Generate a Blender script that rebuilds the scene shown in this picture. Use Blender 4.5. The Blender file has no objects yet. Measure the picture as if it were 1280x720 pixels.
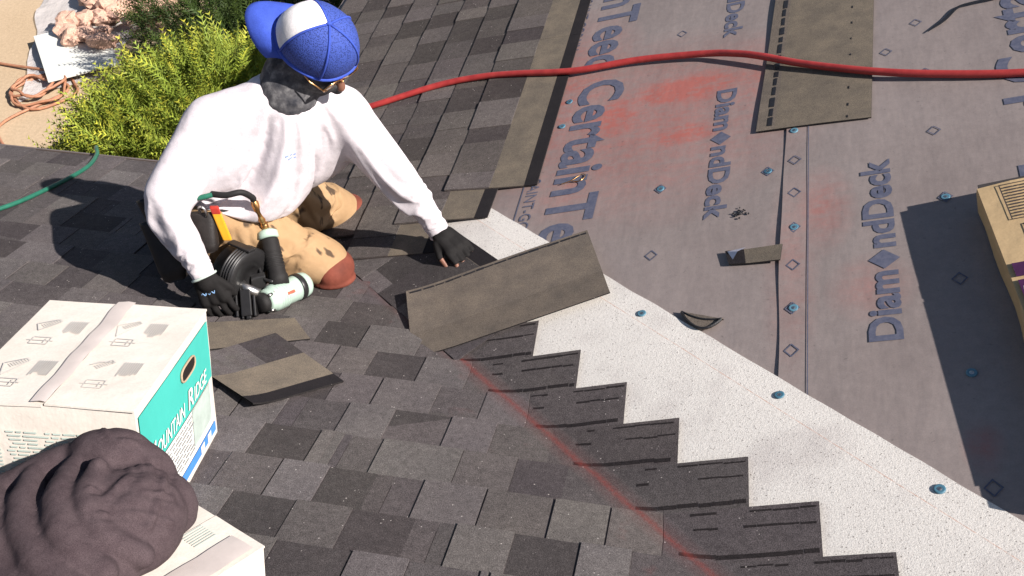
import bpy, bmesh, math, random
import numpy as np
from mathutils import Vector, Matrix, noise

sc = bpy.context.scene
col = sc.collection
R_ = math.radians
random.seed(7)
rng = np.random.default_rng(11)

# ------------------------------------------------------------------ camera, sky, sun, exposure
cam_d = bpy.data.cameras.new('Camera'); cam = bpy.data.objects.new('Camera', cam_d); col.objects.link(cam)
cam_d.sensor_width = 36.0; cam_d.lens = 1384.09 / 1280.0 * 36.0
cam_d.clip_start = 0.05; cam_d.clip_end = 400.0
CR = ((0.98081785, -0.11520166, 0.15724158), (0.19343561, 0.67480892, -0.71219070), (-0.02406247, 0.72894547, 0.68414874))
cam.matrix_world = Matrix(((*CR[0], 0.1346446), (*CR[1], -1.60947243), (*CR[2], 2.16305286), (0, 0, 0, 1)))
sc.camera = cam
SUN_AZ, SUN_EL = -18.0, 40.0
sun_dir = Vector((math.cos(R_(SUN_EL)) * math.cos(R_(SUN_AZ)), math.cos(R_(SUN_EL)) * math.sin(R_(SUN_AZ)), math.sin(R_(SUN_EL))))
world = bpy.data.worlds.new('World'); sc.world = world; world.use_nodes = True
wn = world.node_tree; bg = wn.nodes['Background']
sky = wn.nodes.new('ShaderNodeTexSky'); sky.sky_type = 'NISHITA'; sky.sun_disc = False
sky.sun_elevation = R_(SUN_EL); sky.sun_rotation = math.atan2(sun_dir.x, sun_dir.y)
sky.air_density = 1.0; sky.dust_density = 1.0; sky.ozone_density = 1.0
wn.links.new(sky.outputs[0], bg.inputs[0]); bg.inputs[1].default_value = 0.05
sd = bpy.data.lights.new('Sun', 'SUN'); sd.energy = 5.0; sd.angle = R_(0.5); sd.color = (1.0, 0.93, 0.87)
so = bpy.data.objects.new('Sun', sd); col.objects.link(so)
so.rotation_euler = sun_dir.to_track_quat('Z', 'Y').to_euler(); so.location = (6, -4, 8)
sc.view_settings.view_transform = 'Standard'; sc.view_settings.look = 'None'
sc.view_settings.exposure = 0.88; sc.view_settings.gamma = 1.0; sc.view_settings.use_curve_mapping = False
sc.render.engine = 'CYCLES'

# ------------------------------------------------------------------ roof frames
S = 0.32187; N_ = math.sqrt(1 + S * S)
EX = Vector((1, 0, 0)); EW = Vector((0, 1, -S)) / N_; NA = Vector((0, S, 1)) / N_
EU = Vector((1, 0, S)) / N_; EY = Vector((0, 1, 0)); NB = Vector((-S, 0, 1)) / N_
VV = Vector((1, -1, S)).normalized()
PBv = NB.cross(VV)
if PBv.x + PBv.y < 0: PBv = -PBv
SQ = math.sqrt(2 + S * S)
def A(x, w, h=0.0): return EX * x + EW * w + NA * h
def B(u, y, h=0.0): return EU * u + EY * y + NB * h
def VL(l, q, h=0.0): return VV * l + PBv * q + NB * h
def qA(x, w): return (x * N_ + w) / SQ
def lA(x, w): return (x - w * N_) / SQ
def qB(u, y): return B(u, y).dot(PBv)
def fold(x, w, h=0.0):
    q = qA(x, w); l = lA(x, w)
    if q <= -0.03: return A(x, w, h)
    if q >= 0.03: return VL(l, q, h)
    t = (q + 0.03) / 0.06
    nn = (NA * (1 - t) + NB * t).normalized()
    p = A(x, w) if q <= 0 else VL(l, q)
    return p + nn * (h + 0.004 * (1 - abs(q) / 0.03))

# ------------------------------------------------------------------ helpers
def mk(name, verts, faces, mat=None, parent=None, cols=None, uvs=None, smooth=False, mats=None, midx=None):
    me = bpy.data.meshes.new(name)
    me.from_pydata([tuple(v) for v in verts], [], [tuple(f) for f in faces])
    if mats:
        for m in mats: me.materials.append(m)
        if midx is not None: me.polygons.foreach_set('material_index', midx)
    elif mat: me.materials.append(mat)
    if cols is not None:      # per-face colour
        at = me.color_attributes.new('tint', 'FLOAT_COLOR', 'CORNER')
        buf = np.empty((len(me.loops), 4), dtype=np.float32); i = 0
        for f, c in zip(faces, cols):
            buf[i:i + len(f)] = (c[0], c[1], c[2], 1); i += len(f)
        at.data.foreach_set('color', buf.ravel())
    if uvs is not None:       # per-vertex
        uvl = me.uv_layers.new(name='flat'); li = np.empty(len(me.loops), dtype=np.int32)
        me.loops.foreach_get('vertex_index', li)
        uvl.data.foreach_set('uv', np.asarray(uvs, dtype=np.float32)[li].ravel())
    if smooth: me.polygons.foreach_set('use_smooth', [True] * len(me.polygons))
    me.validate(); me.update()
    o = bpy.data.objects.new(name, me); col.objects.link(o)
    if parent: o.parent = parent
    return o
def tag(o, label=None, cat=None, group=None, kind=None):
    if label: o['label'] = label
    if cat: o['category'] = cat
    if group: o['group'] = group
    if kind: o['kind'] = kind
    return o
def empty(name, loc=(0, 0, 0)):
    o = bpy.data.objects.new(name, None); col.objects.link(o); o.location = loc; o.empty_display_size = 0.05
    return o
def part(o, parent):
    """parent while keeping world-space vertices"""
    o.parent = parent; o.matrix_parent_inverse = Matrix.Translation(parent.location).inverted(); return o

class MB:
    """collects geometry in world space"""
    def __init__(s): s.v = []; s.f = []; s.c = []; s.m = []
    def add(s, vs, fs, c=(1, 1, 1), m=0):
        b = len(s.v); s.v += [Vector(p) for p in vs]; s.f += [tuple(i + b for i in f) for f in fs]
        s.c += [c] * len(fs); s.m += [m] * len(fs)
    def hexa(s, p, c=(1, 1, 1), m=0):       # 8 pts: bottom 0-3, top 4-7
        s.add(p, [(3, 2, 1, 0), (4, 5, 6, 7), (0, 1, 5, 4), (1, 2, 6, 5), (2, 3, 7, 6), (3, 0, 4, 7)], c, m)
    def box(s, cen, ax, half, c=(1, 1, 1), m=0, bev=0.0):
        cen = Vector(cen); a = [Vector(x) for x in ax]
        def P(x, y, z): return cen + a[0] * x + a[1] * y + a[2] * z
        hx, hy, hz = half
        if bev <= 0:
            s.hexa([P(-hx, -hy, -hz), P(hx, -hy, -hz), P(hx, hy, -hz), P(-hx, hy, -hz), P(-hx, -hy, hz), P(hx, -hy, hz), P(hx, hy, hz), P(-hx, hy, hz)], c, m)
        else:
            bm = bmesh.new(); bmesh.ops.create_cube(bm, size=1.0)
            for v in bm.verts: v.co = (v.co.x * 2 * hx, v.co.y * 2 * hy, v.co.z * 2 * hz)
            bmesh.ops.bevel(bm, geom=bm.edges[:], offset=min(bev, hx * .95, hy * .95, hz * .95), segments=2, affect='EDGES', profile=.6)
            bm.verts.index_update()
            s.add([P(*v.co) for v in bm.verts], [[v.index for v in f.verts] for f in bm.faces], c, m); bm.free()
    def tube(s, pts, r, seg=10, c=(1, 1, 1), m=0, caps=True):
        pts = [Vector(p) for p in pts]; n = len(pts)
        rr = r if hasattr(r, '__len__') else [r] * n
        vs = []; prev = None
        for i, p in enumerate(pts):
            t = (pts[min(i + 1, n - 1)] - pts[max(i - 1, 0)]).normalized()
            if prev is None:
                a = Vector((0, 0, 1)) if abs(t.z) < .9 else Vector((1, 0, 0)); u = t.cross(a).normalized()
            else:
                u = (prev - t * prev.dot(t)).normalized()
            prev = u; w = t.cross(u)
            for k in range(seg):
                an = 2 * math.pi * k / seg; vs.append(p + (u * math.cos(an) + w * math.sin(an)) * rr[i])
        fs = [(i * seg + k, i * seg + (k + 1) % seg, (i + 1) * seg + (k + 1) % seg, (i + 1) * seg + k) for i in range(n - 1) for k in range(seg)]
        if caps: fs += [tuple(range(seg - 1, -1, -1)), tuple((n - 1) * seg + k for k in range(seg))]
        s.add(vs, fs, c, m)
    def ell(s, cen, ax, rad, nu=18, nv=12, c=(1, 1, 1), m=0):
        cen = Vector(cen); a = [Vector(x) for x in ax]; vs = [cen + a[2] * rad[2]]
        for j in range(1, nv):
            th = math.pi * j / nv
            for i in range(nu):
                ph = 2 * math.pi * i / nu
                vs.append(cen + a[0] * (rad[0] * math.sin(th) * math.cos(ph)) + a[1] * (rad[1] * math.sin(th) * math.sin(ph)) + a[2] * (rad[2] * math.cos(th)))
        vs.append(cen - a[2] * rad[2]); fs = [(0, 1 + i, 1 + (i + 1) % nu) for i in range(nu)]
        for j in range(nv - 2):
            for i in range(nu):
                fs.append((1 + j * nu + i, 1 + (j + 1) * nu + i, 1 + (j + 1) * nu + (i + 1) % nu, 1 + j * nu + (i + 1) % nu))
        L = len(vs) - 1; b = 1 + (nv - 2) * nu
        fs += [(L, b + (i + 1) % nu, b + i) for i in range(nu)]
        s.add(vs, fs, c, m)
    def cap(s, p0, r0, p1, r1, seg=16, c=(1, 1, 1)):      # tapered capsule
        p0 = Vector(p0); p1 = Vector(p1); t = (p1 - p0).normalized()
        pts = []; rr = []
        for k in range(5):
            a = math.pi / 2 * k / 5; pts.append(p0 - t * (r0 * math.cos(a))); rr.append(max(r0 * math.sin(a), 1e-4))
        pts.append(p0); rr.append(r0); pts.append(p1); rr.append(r1)
        for k in range(4, -1, -1):
            a = math.pi / 2 * k / 5; pts.append(p1 + t * (r1 * math.cos(a))); rr.append(max(r1 * math.sin(a), 1e-4))
        s.tube(pts, rr, seg, c)
    def build(s, name, mat=None, parent=None, smooth=False, cols=False, mats=None, keep=True):
        o = mk(name, s.v, s.f, mat, None, s.c if cols else None, None, smooth, mats, s.m if mats else None)
        if parent: part(o, parent)
        return o

def spline(pts, n=8):
    P = [Vector(p) for p in pts]; P = [P[0] * 2 - P[1]] + P + [P[-1] * 2 - P[-2]]; out = []
    for i in range(1, len(P) - 2):
        for k in range(n):
            t = k / n; a, b, c, d = P[i - 1], P[i], P[i + 1], P[i + 2]
            out.append(.5 * ((2 * b) + (c - a) * t + (2 * a - 5 * b + 4 * c - d) * t * t + (3 * b - a - 3 * c + d) * t ** 3))
    out.append(P[-2]); return out

def blob(name, mb, voxel, smooth_it, mat, parent=None, folds=None, noise_amp=0, noise_sc=8, cut=None, thick=0):
    """voxel-merge the shells of mb into one continuous smooth surface, press folds into it"""
    me = bpy.data.meshes.new('tmp'); me.from_pydata([tuple(v) for v in mb.v], [], mb.f)
    o = bpy.data.objects.new('tmp', me); col.objects.link(o)
    r = o.modifiers.new('r', 'REMESH'); r.mode = 'VOXEL'; r.voxel_size = voxel; r.adaptivity = 0
    if smooth_it:
        sm = o.modifiers.new('s', 'SMOOTH'); sm.factor = .5; sm.iterations = smooth_it
    dg = bpy.context.evaluated_depsgraph_get(); ev = o.evaluated_get(dg)
    m2 = bpy.data.meshes.new_from_object(ev); bpy.data.objects.remove(o); bpy.data.meshes.remove(me)
    nv = len(m2.vertices); co = np.empty(nv * 3, dtype=np.float32); m2.vertices.foreach_get('co', co); co = co.reshape(-1, 3)
    no = np.empty(nv * 3, dtype=np.float32); m2.vertex_normals.foreach_get('vector', no); no = no.reshape(-1, 3)
    d = np.zeros(nv)
    if folds:
        for a, b, wd, ht in folds:
            a = np.array(a); b = np.array(b); ab = b - a; t = np.clip(((co - a) @ ab) / (ab @ ab), 0, 1)
            ds = np.linalg.norm(co - a - t[:, None] * ab, axis=1); fade = np.sin(np.pi * np.clip(t, .02, .98)) ** .5
            d += ht * fade * (np.exp(-(ds / wd) ** 2) - .55 * np.exp(-((ds - 1.7 * wd) / wd) ** 2))
    if noise_amp:
        d += np.array([noise.fractal(Vector(c) * noise_sc, .8, 2.0, 3) for c in co.tolist()]) * noise_amp
    co = co + no * d[:, None]
    m2.vertices.foreach_set('co', co.astype(np.float32).ravel())
    if cut:
        bm = bmesh.new(); bm.from_mesh(m2)
        for p, nrm in cut:
            bmesh.ops.bisect_plane(bm, geom=bm.verts[:] + bm.edges[:] + bm.faces[:], plane_co=p, plane_no=nrm, clear_outer=True)
        bm.to_mesh(m2); bm.free()
    m2.materials.clear(); m2.materials.append(mat)
    m2.polygons.foreach_set('use_smooth', [True] * len(m2.polygons)); m2.update(); m2.name = name
    ob = bpy.data.objects.new(name, m2); col.objects.link(ob)
    if thick:
        so_ = ob.modifiers.new('t', 'SOLIDIFY'); so_.thickness = thick; so_.offset = -1
    if parent: part(ob, parent)
    return ob

# ------------------------------------------------------------------ materials
class NT:
    def __init__(s, name, rough=.8, spec=.3):
        s.mat = bpy.data.materials.new(name); s.mat.use_nodes = True; s.t = s.mat.node_tree
        s.b = s.t.nodes['Principled BSDF']; s.b.inputs['Roughness'].default_value = rough
        s.b.inputs['Specular IOR Level'].default_value = spec
    def n(s, typ, **kw):
        nd = s.t.nodes.new(typ)
        for k, v in kw.items():
            if k in ('operation', 'blend_type', 'data_type', 'noise_dimensions', 'feature', 'uv_map', 'layer_name', 'wave_type', 'bands_direction', 'distance', 'mode', 'interpolation_type'): setattr(nd, k, v)
            else: nd.inputs[k].default_value = v
        return nd
    def l(s, a, b): s.t.links.new(a, b)
    def co(s, kind='Object'):
        return s.t.nodes.new('ShaderNodeTexCoord').outputs[kind]
    def noise(s, scale, detail=2, rough=.5, vec=None):
        nd = s.n('ShaderNodeTexNoise', Scale=scale, Detail=detail, Roughness=rough); s.l(vec or s.co(), nd.inputs['Vector']); return nd.outputs['Fac']
    def ramp(s, fac, stops):
        nd = s.t.nodes.new('ShaderNodeValToRGB'); e = nd.color_ramp.elements
        while len(e) < len(stops): e.new(.5)
        for el, (p, c) in zip(e, stops): el.position = p; el.color = (*c, 1) if len(c) == 3 else c
        s.l(fac, nd.inputs[0]); return nd.outputs[0]
    def mix(s, fac, a, b, bt='MIX'):
        nd = s.t.nodes.new('ShaderNodeMix'); nd.data_type = 'RGBA'; nd.blend_type = bt
        for v, i in ((fac, 0), (a, 6), (b, 7)):
            if hasattr(v, 'is_linked'): s.l(v, nd.inputs[i])
            elif i == 0: nd.inputs[0].default_value = v
            else: nd.inputs[i].default_value = (*v, 1)
        return nd.outputs[2]
    def math(s, op, a, b=None, c=None, clamp=False):
        nd = s.t.nodes.new('ShaderNodeMath'); nd.operation = op; nd.use_clamp = clamp
        for i, v in enumerate((a, b, c)):
            if v is None: continue
            if hasattr(v, 'is_linked'): s.l(v, nd.inputs[i])
            else: nd.inputs[i].default_value = v
        return nd.outputs[0]
    def attr(s, name='tint'):
        nd = s.t.nodes.new('ShaderNodeVertexColor'); nd.layer_name = name; return nd.outputs[0]
    def bump(s, h, strength=.5, dist=.002):
        nd = s.t.nodes.new('ShaderNodeBump'); nd.inputs['Strength'].default_value = strength; nd.inputs['Distance'].default_value = dist
        s.l(h, nd.inputs['Height']); s.l(nd.outputs[0], s.b.inputs['Normal'])
    def base(s, c):
        if hasattr(c, 'is_linked'): s.l(c, s.b.inputs['Base Color'])
        else: s.b.inputs['Base Color'].default_value = (*c, 1)
        return s

def simple(name, c, rough=.6, spec=.3, var=.15, sc_=30, bump=0, bscale=200, metallic=0):
    m = NT(name, rough, spec); m.b.inputs['Metallic'].default_value = metallic
    f = m.noise(sc_, 4, .6); lo = tuple(x * (1 - var) for x in c); hi = tuple(min(1, x * (1 + var)) for x in c)
    m.base(m.ramp(f, [(.3, lo), (.7, hi)]))
    if bump: m.bump(m.noise(bscale, 3), bump, .002)
    return m.mat

def mat_shingle():
    m = NT('shingle_granules', .95, .15)
    tint = m.attr()
    g = m.noise(430, 2, .75); g2 = m.noise(60, 3, .6); g3 = m.noise(4, 3, .6)
    k = m.ramp(g, [(.28, (.35,) * 3), (.5, (.95,) * 3), (.72, (1.75,) * 3)])
    c = m.mix(1, tint, k, 'MULTIPLY')
    c = m.mix(1, c, m.ramp(g2, [(.3, (.82,) * 3), (.7, (1.15,) * 3)]), 'MULTIPLY')
    c = m.mix(1, c, m.ramp(g3, [(.3, (.86, .85, .86)), (.7, (1.14, 1.13, 1.10))]), 'MULTIPLY')
    # pale specks painted into the colour as glints on the granules
    vo = m.n('ShaderNodeTexVoronoi', Scale=95.0); m.l(m.co(), vo.inputs['Vector'])
    sp = m.math('LESS_THAN', vo.outputs['Distance'], .17)
    sel = m.math('GREATER_THAN', m.noise(37, 2, .5), .645)
    c = m.mix(m.math('MULTIPLY', m.math('MULTIPLY', sp, sel), .75), c, (.42, .38, .36))
    # red chalk line snapped beside the valley (flat coordinates of the laid-out courses)
    uv = m.n('ShaderNodeUVMap', uv_map='flat'); sx = m.t.nodes.new('ShaderNodeSeparateXYZ'); m.l(uv.outputs[0], sx.inputs[0])
    q = m.math('MULTIPLY', m.math('ADD', m.math('MULTIPLY', sx.outputs[0], N_), sx.outputs[1]), 1 / SQ)
    wob = m.math('MULTIPLY', m.math('SUBTRACT', m.noise(9, 2), .5), .012)
    d = m.math('ABSOLUTE', m.math('ADD', m.math('ADD', q, .014), wob))
    core = m.math('SUBTRACT', 1.0, m.math('DIVIDE', d, .018), clamp=True)
    halo = m.math('MULTIPLY', m.math('SUBTRACT', 1.0, m.math('DIVIDE', d, .045), clamp=True), .35)
    br = m.ramp(m.noise(150, 3, .7), [(.3, (.45,) * 3), (.6, (1,) * 3)])
    ck = m.math('MULTIPLY', m.math('MAXIMUM', core, halo), br)
    ck = m.math('MULTIPLY', ck, m.math('LESS_THAN', m.math('SUBTRACT', sx.outputs[0], m.math('MULTIPLY', sx.outputs[1], N_)), 50))
    smear = m.math('MULTIPLY', m.math('MULTIPLY', m.ramp(m.noise(7, 3, .6), [(.62, (0,) * 3), (.75, (.5,) * 3)]), m.math('SUBTRACT', 1.0, m.math('DIVIDE', m.math('ABSOLUTE', m.math('ADD', q, .1)), .12), clamp=True)), br)
    c = m.mix(m.math('MULTIPLY', m.math('MAXIMUM', ck, smear), .66), c, (.19, .036, .030))
    m.base(c)
    m.bump(m.math('ADD', g, m.math('MULTIPLY', g2, .6)), .55, .0025)
    return m.mat
M_SH = mat_shingle()

def mat_back():      # sanded back / headlap of shingles, olive grey
    m = NT('shingle_sanded_back', .95, .15); tint = m.attr()
    g = m.noise(380, 3, .8); g3 = m.noise(14, 4, .65)
    c = m.mix(1, tint, m.ramp(g, [(.3, (.55,) * 3), (.5, (1,) * 3), (.72, (1.5,) * 3)]), 'MULTIPLY')
    c = m.mix(1, c, m.ramp(g3, [(.3, (.78, .79, .8)), (.7, (1.18, 1.16, 1.1))]), 'MULTIPLY')
    m.base(c); m.bump(g, .4, .002); return m.mat
M_BACK = mat_back()
OLIVE = (.136, .114, .091); OLIVE2 = (.128, .107, .090); TAR = (.016, .014, .016)

def mat_under():
    m = NT('underlayment_felt', .62, .35)
    f = m.noise(2.2, 4, .6); f2 = m.noise(40, 4, .7); f3 = m.noise(300, 2, .6)
    c = m.ramp(f, [(.3, (.197, .163, .153)), (.7, (.243, .205, .193))])
    c = m.mix(1, c, m.ramp(f2, [(.3, (.92,) * 3), (.7, (1.07,) * 3)]), 'MULTIPLY')
    c = m.mix(1, c, m.ramp(f3, [(.3, (.93,) * 3), (.7, (1.06,) * 3)]), 'MULTIPLY')
    # red chalk dust spilled in smears, scattered dirt
    co = m.co(); tot = None
    for (u, y, ru, ry, st) in ((.04, 1.72, .26, .14, 1.2), (-.20, 1.62, .20, .22, .9), (.05, 1.45, .19, .10, 1.0), (-.08, 1.55, .62, .62, .42), (.50, .95, .10, .22, .35), (.62, .60, .12, .14, .25), (-.40, 1.8, .3, .7, .5), (.42, .72, .08, .5, .2), (.835, .05, .05, .09, .35), (.30, 1.70, .3, .35, .45), (-.3, 1.25, .2, .25, .3)):
        p = B(u, y); mp = m.n('ShaderNodeMapping'); mp.vector_type = 'TEXTURE'
        mp.inputs['Location'].default_value = p; mp.inputs['Scale'].default_value = (ru, ry, 1.5); m.l(co, mp.inputs['Vector'])
        ln = m.n('ShaderNodeVectorMath', operation='LENGTH'); m.l(mp.outputs[0], ln.inputs[0])
        v = m.math('MULTIPLY', m.math('SUBTRACT', 1.0, ln.outputs['Value'], clamp=True), st * 2.1)
        tot = v if tot is None else m.math('MAXIMUM', tot, v)
    wv = m.n('ShaderNodeMapping'); wv.inputs['Scale'].default_value = (3.5, 16, 3); wv.inputs['Rotation'].default_value = (0, 0, .35); m.l(co, wv.inputs['Vector'])
    st = m.ramp(m.noise(1.6, 5, .65, wv.outputs[0]), [(.22, (.25,) * 3), (.66, (1,) * 3)])
    fine = m.ramp(m.noise(38, 5, .75), [(.3, (.35,) * 3), (.62, (1,) * 3)])
    msk = m.math('MULTIPLY', m.math('MULTIPLY', tot, st), fine, clamp=True)
    c = m.mix(m.math('MULTIPLY', msk, .74), c, (.38, .085, .062))
    dirt = m.ramp(m.noise(75, 2, .5), [(.70, (0,) * 3), (.74, (1,) * 3)])
    c = m.mix(m.math('MULTIPLY', dirt, .35), c, (.08, .07, .065))
    m.base(c)
    mp = m.n('ShaderNodeMapping'); mp.inputs['Scale'].default_value = (4.2, 1.3, 3); m.l(co, mp.inputs['Vector'])
    wr = m.noise(1.5, 4, .55, mp.outputs[0]); m.bump(m.math('ADD', wr, m.math('MULTIPLY', f3, .02)), .42, .014)
    return m.mat
M_UND = mat_under()
def mat_liner():
    m = NT('white_mineral_granules', .9, .2)
    g = m.noise(330, 2, .8); g2 = m.noise(120, 2, .7); f = m.noise(3, 3, .6)
    c = m.ramp(g, [(.28, (.30, .28, .26)), (.42, (.58, .55, .51)), (.7, (.72, .69, .645))])
    vo = m.n('ShaderNodeTexVoronoi', Scale=120.0); m.l(m.co(), vo.inputs['Vector'])
    c = m.mix(m.math('MULTIPLY', m.math('MULTIPLY', m.math('LESS_THAN', vo.outputs['Distance'], .22), m.math('GREATER_THAN', g2, .55)), .8), c, (.16, .14, .13))
    gr = m.ramp(m.noise(5, 3, .6), [(.5, (1,) * 3), (.78, (.78, .76, .77))]); c = m.mix(1, c, gr, 'MULTIPLY')
    dp = m.n('ShaderNodeVectorMath', operation='DOT_PRODUCT'); m.l(m.co(), dp.inputs[0]); dp.inputs[1].default_value = PBv
    dl = m.n('ShaderNodeVectorMath', operation='DOT_PRODUCT'); m.l(m.co(), dl.inputs[0]); dl.inputs[1].default_value = VV
    off = m.math('ADD', m.math('MULTIPLY', dl.outputs['Value'], .013), .417)      # faint factory line near the edge
    lnm = m.math('LESS_THAN', m.math('ABSOLUTE', m.math('SUBTRACT', dp.outputs['Value'], off)), .0011)
    c = m.mix(m.math('MULTIPLY', lnm, m.ramp(m.noise(60, 3, .7), [(.35, (.1,) * 3), (.6, (.75,) * 3)])), c, (.52, .30, .22))
    m.base(c); m.bump(m.math('ADD', g, g2), .35, .0025); return m.mat
M_LIN = mat_liner()
def mat_card(name, c, c2):
    m = NT(name, .85, .2); f = m.noise(5, 4, .6); mp = m.n('ShaderNodeMapping'); mp.inputs['Scale'].default_value = (200, 200, 20); m.l(m.co(), mp.inputs['Vector'])
    g = m.noise(1, 2, .5, mp.outputs[0]); cc = m.ramp(f, [(.3, c2), (.7, c)])
    m.base(m.mix(1, cc, m.ramp(g, [(.3, (.95,) * 3), (.7, (1.04,) * 3)]), 'MULTIPLY')); m.bump(m.noise(14, 4, .5), .35, .01); return m.mat
M_CARD = mat_card('white_cardboard', (.66, .61, .55), (.57, .52, .46))
M_CARDB = mat_card('brown_cardboard_edge', (.42, .31, .21), (.35, .25, .17))
M_TAPE = simple('clear_tape', (.54, .475, .44), .35, .5, .1, 12)
M_KRAFT = mat_card('kraft_wrapper', (.50, .36, .20), (.42, .30, .165))
M_TEAL = simple('teal_print', (.055, .42, .36), .6, .3, .05, 8)
M_WHITEP = simple('white_print', (.78, .76, .72), .6, .3, .05)
M_BLUEP = simple('blue_print', (.07, .24, .62), .6, .3, .06)
M_GREYP = simple('grey_print', (.33, .34, .34), .8, .2, .15)
M_PALET = simple('pale_teal_print', (.40, .47, .43), .8, .2, .2, 12)
M_INKB = NT('worn_blue_ink', .7, .3)
_c = M_INKB.ramp(M_INKB.noise(60, 4, .7), [(.3, (.062, .070, .112)), (.7, (.115, .118, .160))]); M_INKB.base(_c); M_INKB = M_INKB.mat
M_BLACKP = simple('black_print', (.05, .04, .04), .7, .3, .2)
M_PURP = simple('purple_print', (.05, .012, .05), .5, .4, .2)
M_CAPN = NT('blue_plastic_cap', .5, .35); M_CAPN.base(M_CAPN.ramp(M_CAPN.noise(7, 2), [(.3, (.045, .13, .19)), (.7, (.10, .21, .27))])); M_CAPN = M_CAPN.mat
M_STEEL = simple('worn_steel', (.45, .44, .42), .35, .5, .2, 60, metallic=1)
M_REDH = NT('red_rubber_hose', .42, .4); M_REDH.base(M_REDH.ramp(M_REDH.noise(25, 4, .6), [(.3, (.28, .026, .026)), (.7, (.40, .045, .04))])); M_REDH = M_REDH.mat
M_GRNH = simple('green_rubber_hose', (.018, .115, .075), .4, .4, .2)
M_TAR = simple('tar_strip', (.012, .011, .013), .5, .4, .3, 100, .4, 300)
M_BLKPL = simple('black_plastic', (.014, .0135, .014), .38, .5, .2, 50)
M_BLKRB = simple('black_rubber', (.012, .011, .011), .7, .3, .25, 60, .3)
M_MINT = simple('mint_painted_metal', (.36, .47, .40), .32, .5, .1, 20)
M_BRASS = simple('brass', (.62, .34, .14), .3, .5, .15, 50, metallic=1)

# ------------------------------------------------------------------ roof structure
EAVE_W = 1.80; EAVE_U = -1.80
def build_roof():
    mb = MB(); th = .03
    # slope A deck: bounded by the eave (w), the valley and the left gable
    def aval(w): return -w / N_
    pa = [(-7, EAVE_W), (aval(EAVE_W), EAVE_W), (aval(-4.5), -4.5), (-7, -4.5)]
    top = [A(x, w, -.004) for x, w in pa]; bot = [p - Vector((0, 0, th)) for p in top]
    mb.add(top + bot, [(3, 2, 1, 0), (4, 5, 6, 7), (0, 1, 5, 4), (2, 3, 7, 6), (3, 0, 4, 7)])
    uy = [(EAVE_U, -EAVE_U / N_), (4.5, -4.5 / N_), (4.5, 7.5), (EAVE_U, 7.5)]
    top = [B(u, y, -.004) for u, y in uy]; bot = [p - Vector((0, 0, th)) for p in top]
    mb.add(top + bot, [(0, 1, 2, 3), (7, 6, 5, 4), (1, 2, 6, 5), (2, 3, 7, 6), (3, 0, 4, 7)])
    ply = simple('plywood_deck', (.30, .21, .13), .85, .2, .2, 10)
    roof = mb.build('roof', ply); tag(roof, kind='structure')
    wood = simple('painted_fascia', (.34, .27, .20), .6, .3, .1)
    ea = A(0, EAVE_W); eb = B(EAVE_U, 0)
    f = MB(); x1 = aval(EAVE_W)
    f.box((( -7 + x1) / 2, ea.y - .012, ea.z - .13), (EX, EY, (0, 0, 1)), ((x1 + 7) / 2 - .02, .012, .09)); f.build('fascia', wood, roof)
    f = MB(); f.box((eb.x + .012, (x1 * -1 + 7.5) / 2, eb.z - .13), (EX, EY, (0, 0, 1)), (.012, (7.5 + x1) / 2 - .01, .09)); f.build('fascia', wood, roof)
    stuc = simple('stucco_wall', (.50, .43, .34), .9, .2, .1, 40, .4, 120)
    f = MB(); f.box((-3.9, ea.y - .55, -1.93), (EX, EY, (0, 0, 1)), (3.1, .08, 1.15)); f.build('wall', stuc, roof)
    f = MB(); f.box((eb.x + .55, 4.5, -1.93), (EX, EY, (0, 0, 1)), (.08, 3.0, 1.15)); f.build('wall', stuc, roof)
    met = simple('drip_edge_metal', (.12, .10, .095), .4, .5, .1)
    f = MB(); f.box((( -7 + x1) / 2, ea.y + .008, ea.z - .02), (EX, EY, (0, 0, 1)), ((x1 + 7) / 2, .004, .022)); f.build('drip_edge', met, roof)
    f = MB(); f.box((eb.x - .008, (-x1 + 7.5) / 2 + .01, eb.z - .02), (EX, EY, (0, 0, 1)), (.004, (7.5 + x1) / 2, .022)); f.build('drip_edge', met, roof)
    return roof
ROOF = build_roof()

# underlayment sheets on slope B
def wavy_sheet(name, u0, u1, y1, h, wave, mat):
    vs = []; fs = []; nu = max(8, int((u1 - u0) / .06)); ny = 110
    for j in range(ny + 1):
        for i in range(nu + 1):
            u = u0 + (u1 - u0) * i / nu; y0 = -u / N_ + .585; y = y0 + (y1 - y0) * j / ny
            e = wave * (math.sin(y * 5.1 + .7) * .5 + math.sin(y * 13 + 2) * .2) if i == 0 else 0
            hh = h + .0009 * noise.noise(Vector((u * 6, y * 3, h * 900))) + (.0016 * (1 + math.sin(y * 9)) if i == 0 else 0)
            vs.append(B(u + e, y, hh))
    for j in range(ny):
        for i in range(nu):
            a = j * (nu + 1) + i; fs.append((a, a + 1, a + nu + 2, a + nu + 1))
    return mk(name, vs, fs, mat, ROOF, smooth=True)
UND1 = wavy_sheet('underlayment_sheet', -1.80, .50, 6.5, .0012, 0, M_UND)
UND2 = wavy_sheet('underlayment_sheet',   .392, 1.72, 6.5, .0042, .008, M_UND)
UND3 = wavy_sheet('underlayment_sheet', 1.62, 4.4, 6.5, .0072, .008, M_UND)
for o, t in ((UND1, 'grey printed underlayment sheet below the seam, smeared with red chalk'), (UND2, 'grey printed underlayment sheet above the seam'), (UND3, 'uppermost grey underlayment sheet')): o['label'] = t

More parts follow.
